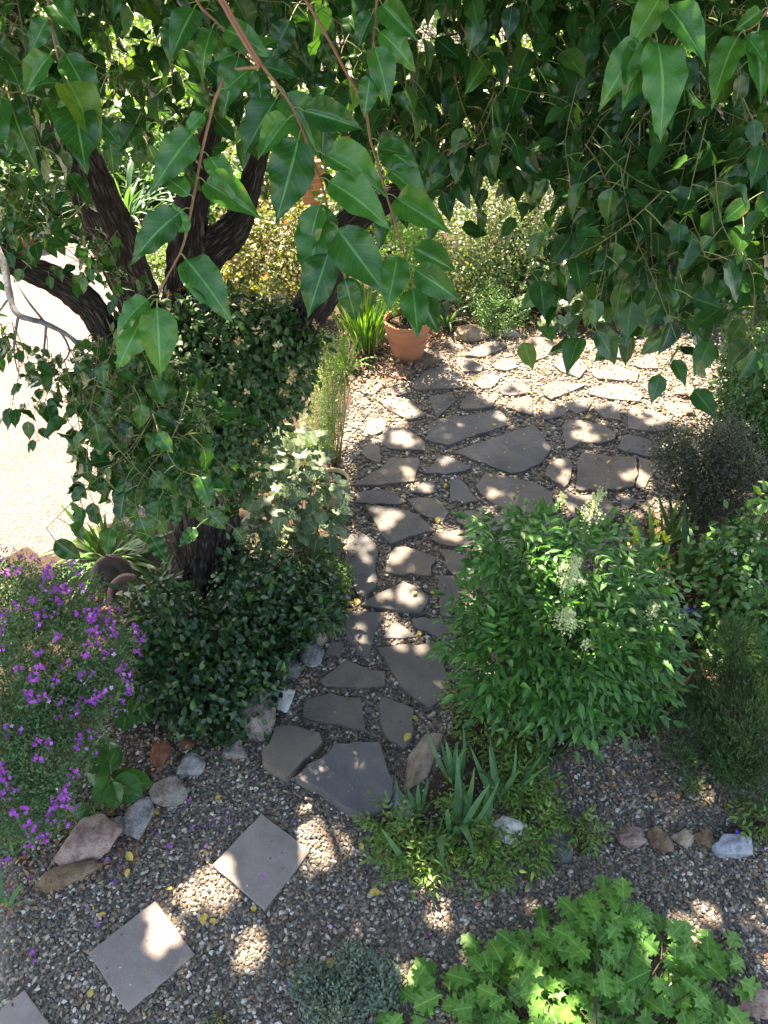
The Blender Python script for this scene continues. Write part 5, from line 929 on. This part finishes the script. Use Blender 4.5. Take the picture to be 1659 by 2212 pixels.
# ================================================================ LITTER
FL = ['large yellow leaf with a green fleck on the gravel above the upper square paver', 'pale yellow leaf beside the rounded grey-brown rock', 'yellow leaf below the big pink rock', 'yellow leaf just right of the big pink rock', 'yellow leaf left of the lower square paver', 'yellow leaf at the bottom corner of the upper square paver', 'yellow leaf between the two larger square pavers', 'yellow leaf below the biggest thick front flagstone', 'yellow leaf in the gravel left of the silver shrub', 'yellow leaf under the edge of the spreading seedling patch', 'yellow leaf below the lower square paver, near the bottom edge', 'yellow leaf on the shield-shaped flagstone', 'pale leaf at the upper right of the shield-shaped flagstone', 'reddish yellow leaf above the sunlit arrowhead flagstone', 'yellow leaf right of the sunlit arrowhead flagstone', 'yellow leaf left of the tapering flagstone', 'yellow leaf right of the small triangular flagstone', 'yellow leaf above the little dark flagstone', 'yellow leaf left of the sunny gravel patch between the pavers', 'yellow leaf in the bed near the round-leaved rosette', 'yellow leaf in the gravel below the biggest flagstone', 'yellow leaf right below the biggest flagstone', 'yellow leaf on the lower edge of the rectangular dark slab', 'yellow leaf in the middle of the rectangular dark slab', 'yellow leaf above the narrow wedge flagstone', 'yellow leaf on the right end of the long flagstone', 'yellow leaf on the chipped flagstone with oval spots', 'yellow leaf above the lens-shaped flagstone', 'orange-yellow leaf caught among the left oak leaves', 'yellow leaf caught near the middle of the oak sapling', 'yellow leaf behind the chipped flagstone', 'small yellow leaf touching the paver-side sunny patch', 'yellow leaf in the gravel just above the silver shrub']
def fallen():
    me = None; T = leafT(ROUNDP, 5, 2, .25, .3, .04, 9, 1)
    pts = [(472, 1722, 'yellow'), (333, 1757, 0), (275, 1745 + 140, 0), (280, 1850, 0), (220, 2096 - 120, 0), (548, 1962, 0), (460, 1990, 0), (780, 1828, 0), (716, 2080, 0), (810, 1968 - 40, 0), (195, 2145, 0), (880, 1592, 0), (897, 1552, 0), (895, 1240 + 40, 0), (934, 1280, 0), (770, 1300, 0), (906, 1367, 0), (716, 1375, 0), (365, 1920, 0), (242, 1917 - 140, 0), (1060, 1027, 0), (1112, 1030, 0), (1288, 1050, 0), (1315, 998, 0), (962, 1049, 0), (1068, 917, 0), (1308, 940, 0), (945, 1124, 0), (1110, 2130, 0), (1256, 2160, 0), (1270, 900, 0), (440, 1985, 0), (820, 2110, 0)]
    b0 = Buf(); b0.scatter(T, np.array([[0, 0, 0.]]), np.array([[0, 1., 0]]), np.array([[0, 0, 1.]]), 1.0, np.array([.4])); src = b0.build('fallen_leaf', MT['yellow']); src.data.transform(mathutils.Matrix.Translation((0, -.5, .12)))
    for i, (x, y, _) in enumerate(pts):
        o = src if i == 0 else src.copy()
        if i: C.objects.link(o)
        zz = .05 if any(inpoly(np.array([float(x)]), np.array([float(y)]), pl)[0] for pl in SLABPX) else .026
        o.location = tuple(gnd(x, y, zz)); o.rotation_euler = (rng.normal(0, .2), rng.normal(0, .2), rng.uniform(0, 6.3)); s_ = rng.uniform(.04, .062); o.scale = (s_, s_, s_); tag(o, FL[i], 'leaf', 'yellow fallen leaves')
fallen()
def litter(poly, n, size, m, z=.03, T=T_ov, name='leaf_litter', label='scattered dry leaf litter on the ground'):
    xs = [p[0] for p in poly]; ys = [p[1] for p in poly]; W_ = [gnd(*p)[:2] for p in poly]; wx = [p[0] for p in W_]; wy = [p[1] for p in W_]; q = np.c_[rng.uniform(min(wx), max(wx), n * 3), rng.uniform(min(wy), max(wy), n * 3)]
    q = q[inpoly(q[:, 0], q[:, 1], W_)][:n]; N = len(q); return (np.c_[q, rng.uniform(z * .5, z * 1.2, N)], size * rng.uniform(.5, 1.3, N))
def litterobj(name, label, m, specs, T=T_ov):
    b = Buf()
    for poly, n, size, z in specs:
        P, s_ = litter(poly, n, size, m, z); N = len(P); b.scatterv(T, P, nrmz(rdir(N) * [1, 1, .3]), rdir(N) * .5 + [0, 0, 1], s_)
    o = b.build(name, MT[m]); o['kind'] = 'stuff'; o['label'] = label; o['category'] = 'litter'
litterobj('leaf_litter', 'dry brown and orange leaf litter over beds and gravel', 'litter', [
    ([(740, 820), (1000, 700), (1450, 690), (1560, 900), (1440, 1050), (1100, 900), (750, 950)], 1500, .028, .045), ([(760, 760), (960, 720), (940, 800), (780, 860)], 500, .04, .055), ([(560, 1180), (760, 1000), (770, 1200), (760, 1340), (620, 1400)], 450, .035, .03), ([(1330, 1130), (1500, 1100), (1560, 1500), (1400, 1560)], 500, .045, .03), ([(1180, 1560), (1500, 1540), (1620, 1760), (1200, 1720)], 500, .026, .024), ([(320, 1580), (640, 1560), (640, 1640), (330, 1720)], 110, .03, .03), ([(-40, 1820), (330, 1700), (300, 1880), (0, 1990)], 260, .03, .026), ([(220, 1750), (360, 1700), (330, 1840), (240, 1850)], 60, .035, .028), ([(200, 1280), (330, 1260), (330, 1420), (250, 1460)], 260, .04, .04), ([(600, 1400), (760, 1380), (700, 1520), (640, 1560)], 40, .03, .03), ([(380, 1200), (560, 1150), (600, 1250), (400, 1300)], 200, .04, .04)])
litterobj('fallen_yellow_specks', 'small yellow leaves scattered over the patio', 'yellow', [([(760, 860), (1000, 720), (1450, 700), (1560, 900), (1440, 1050), (1100, 1150), (760, 1100)], 420, .022, .052), ([(0, 1850), (1659, 1850), (1659, 2200), (0, 2200)], 40, .018, .03)])
litterobj('fallen_petals', 'fallen purple petals sprinkled on the gravel', 'purple', [([(0, 1860), (300, 1750), (560, 1700), (660, 1800), (500, 2000), (60, 2020)], 40, .012, .028), ([(-20, 2000), (1000, 1950), (900, 2200), (0, 2200)], 7, .013, .026)], T_star5)
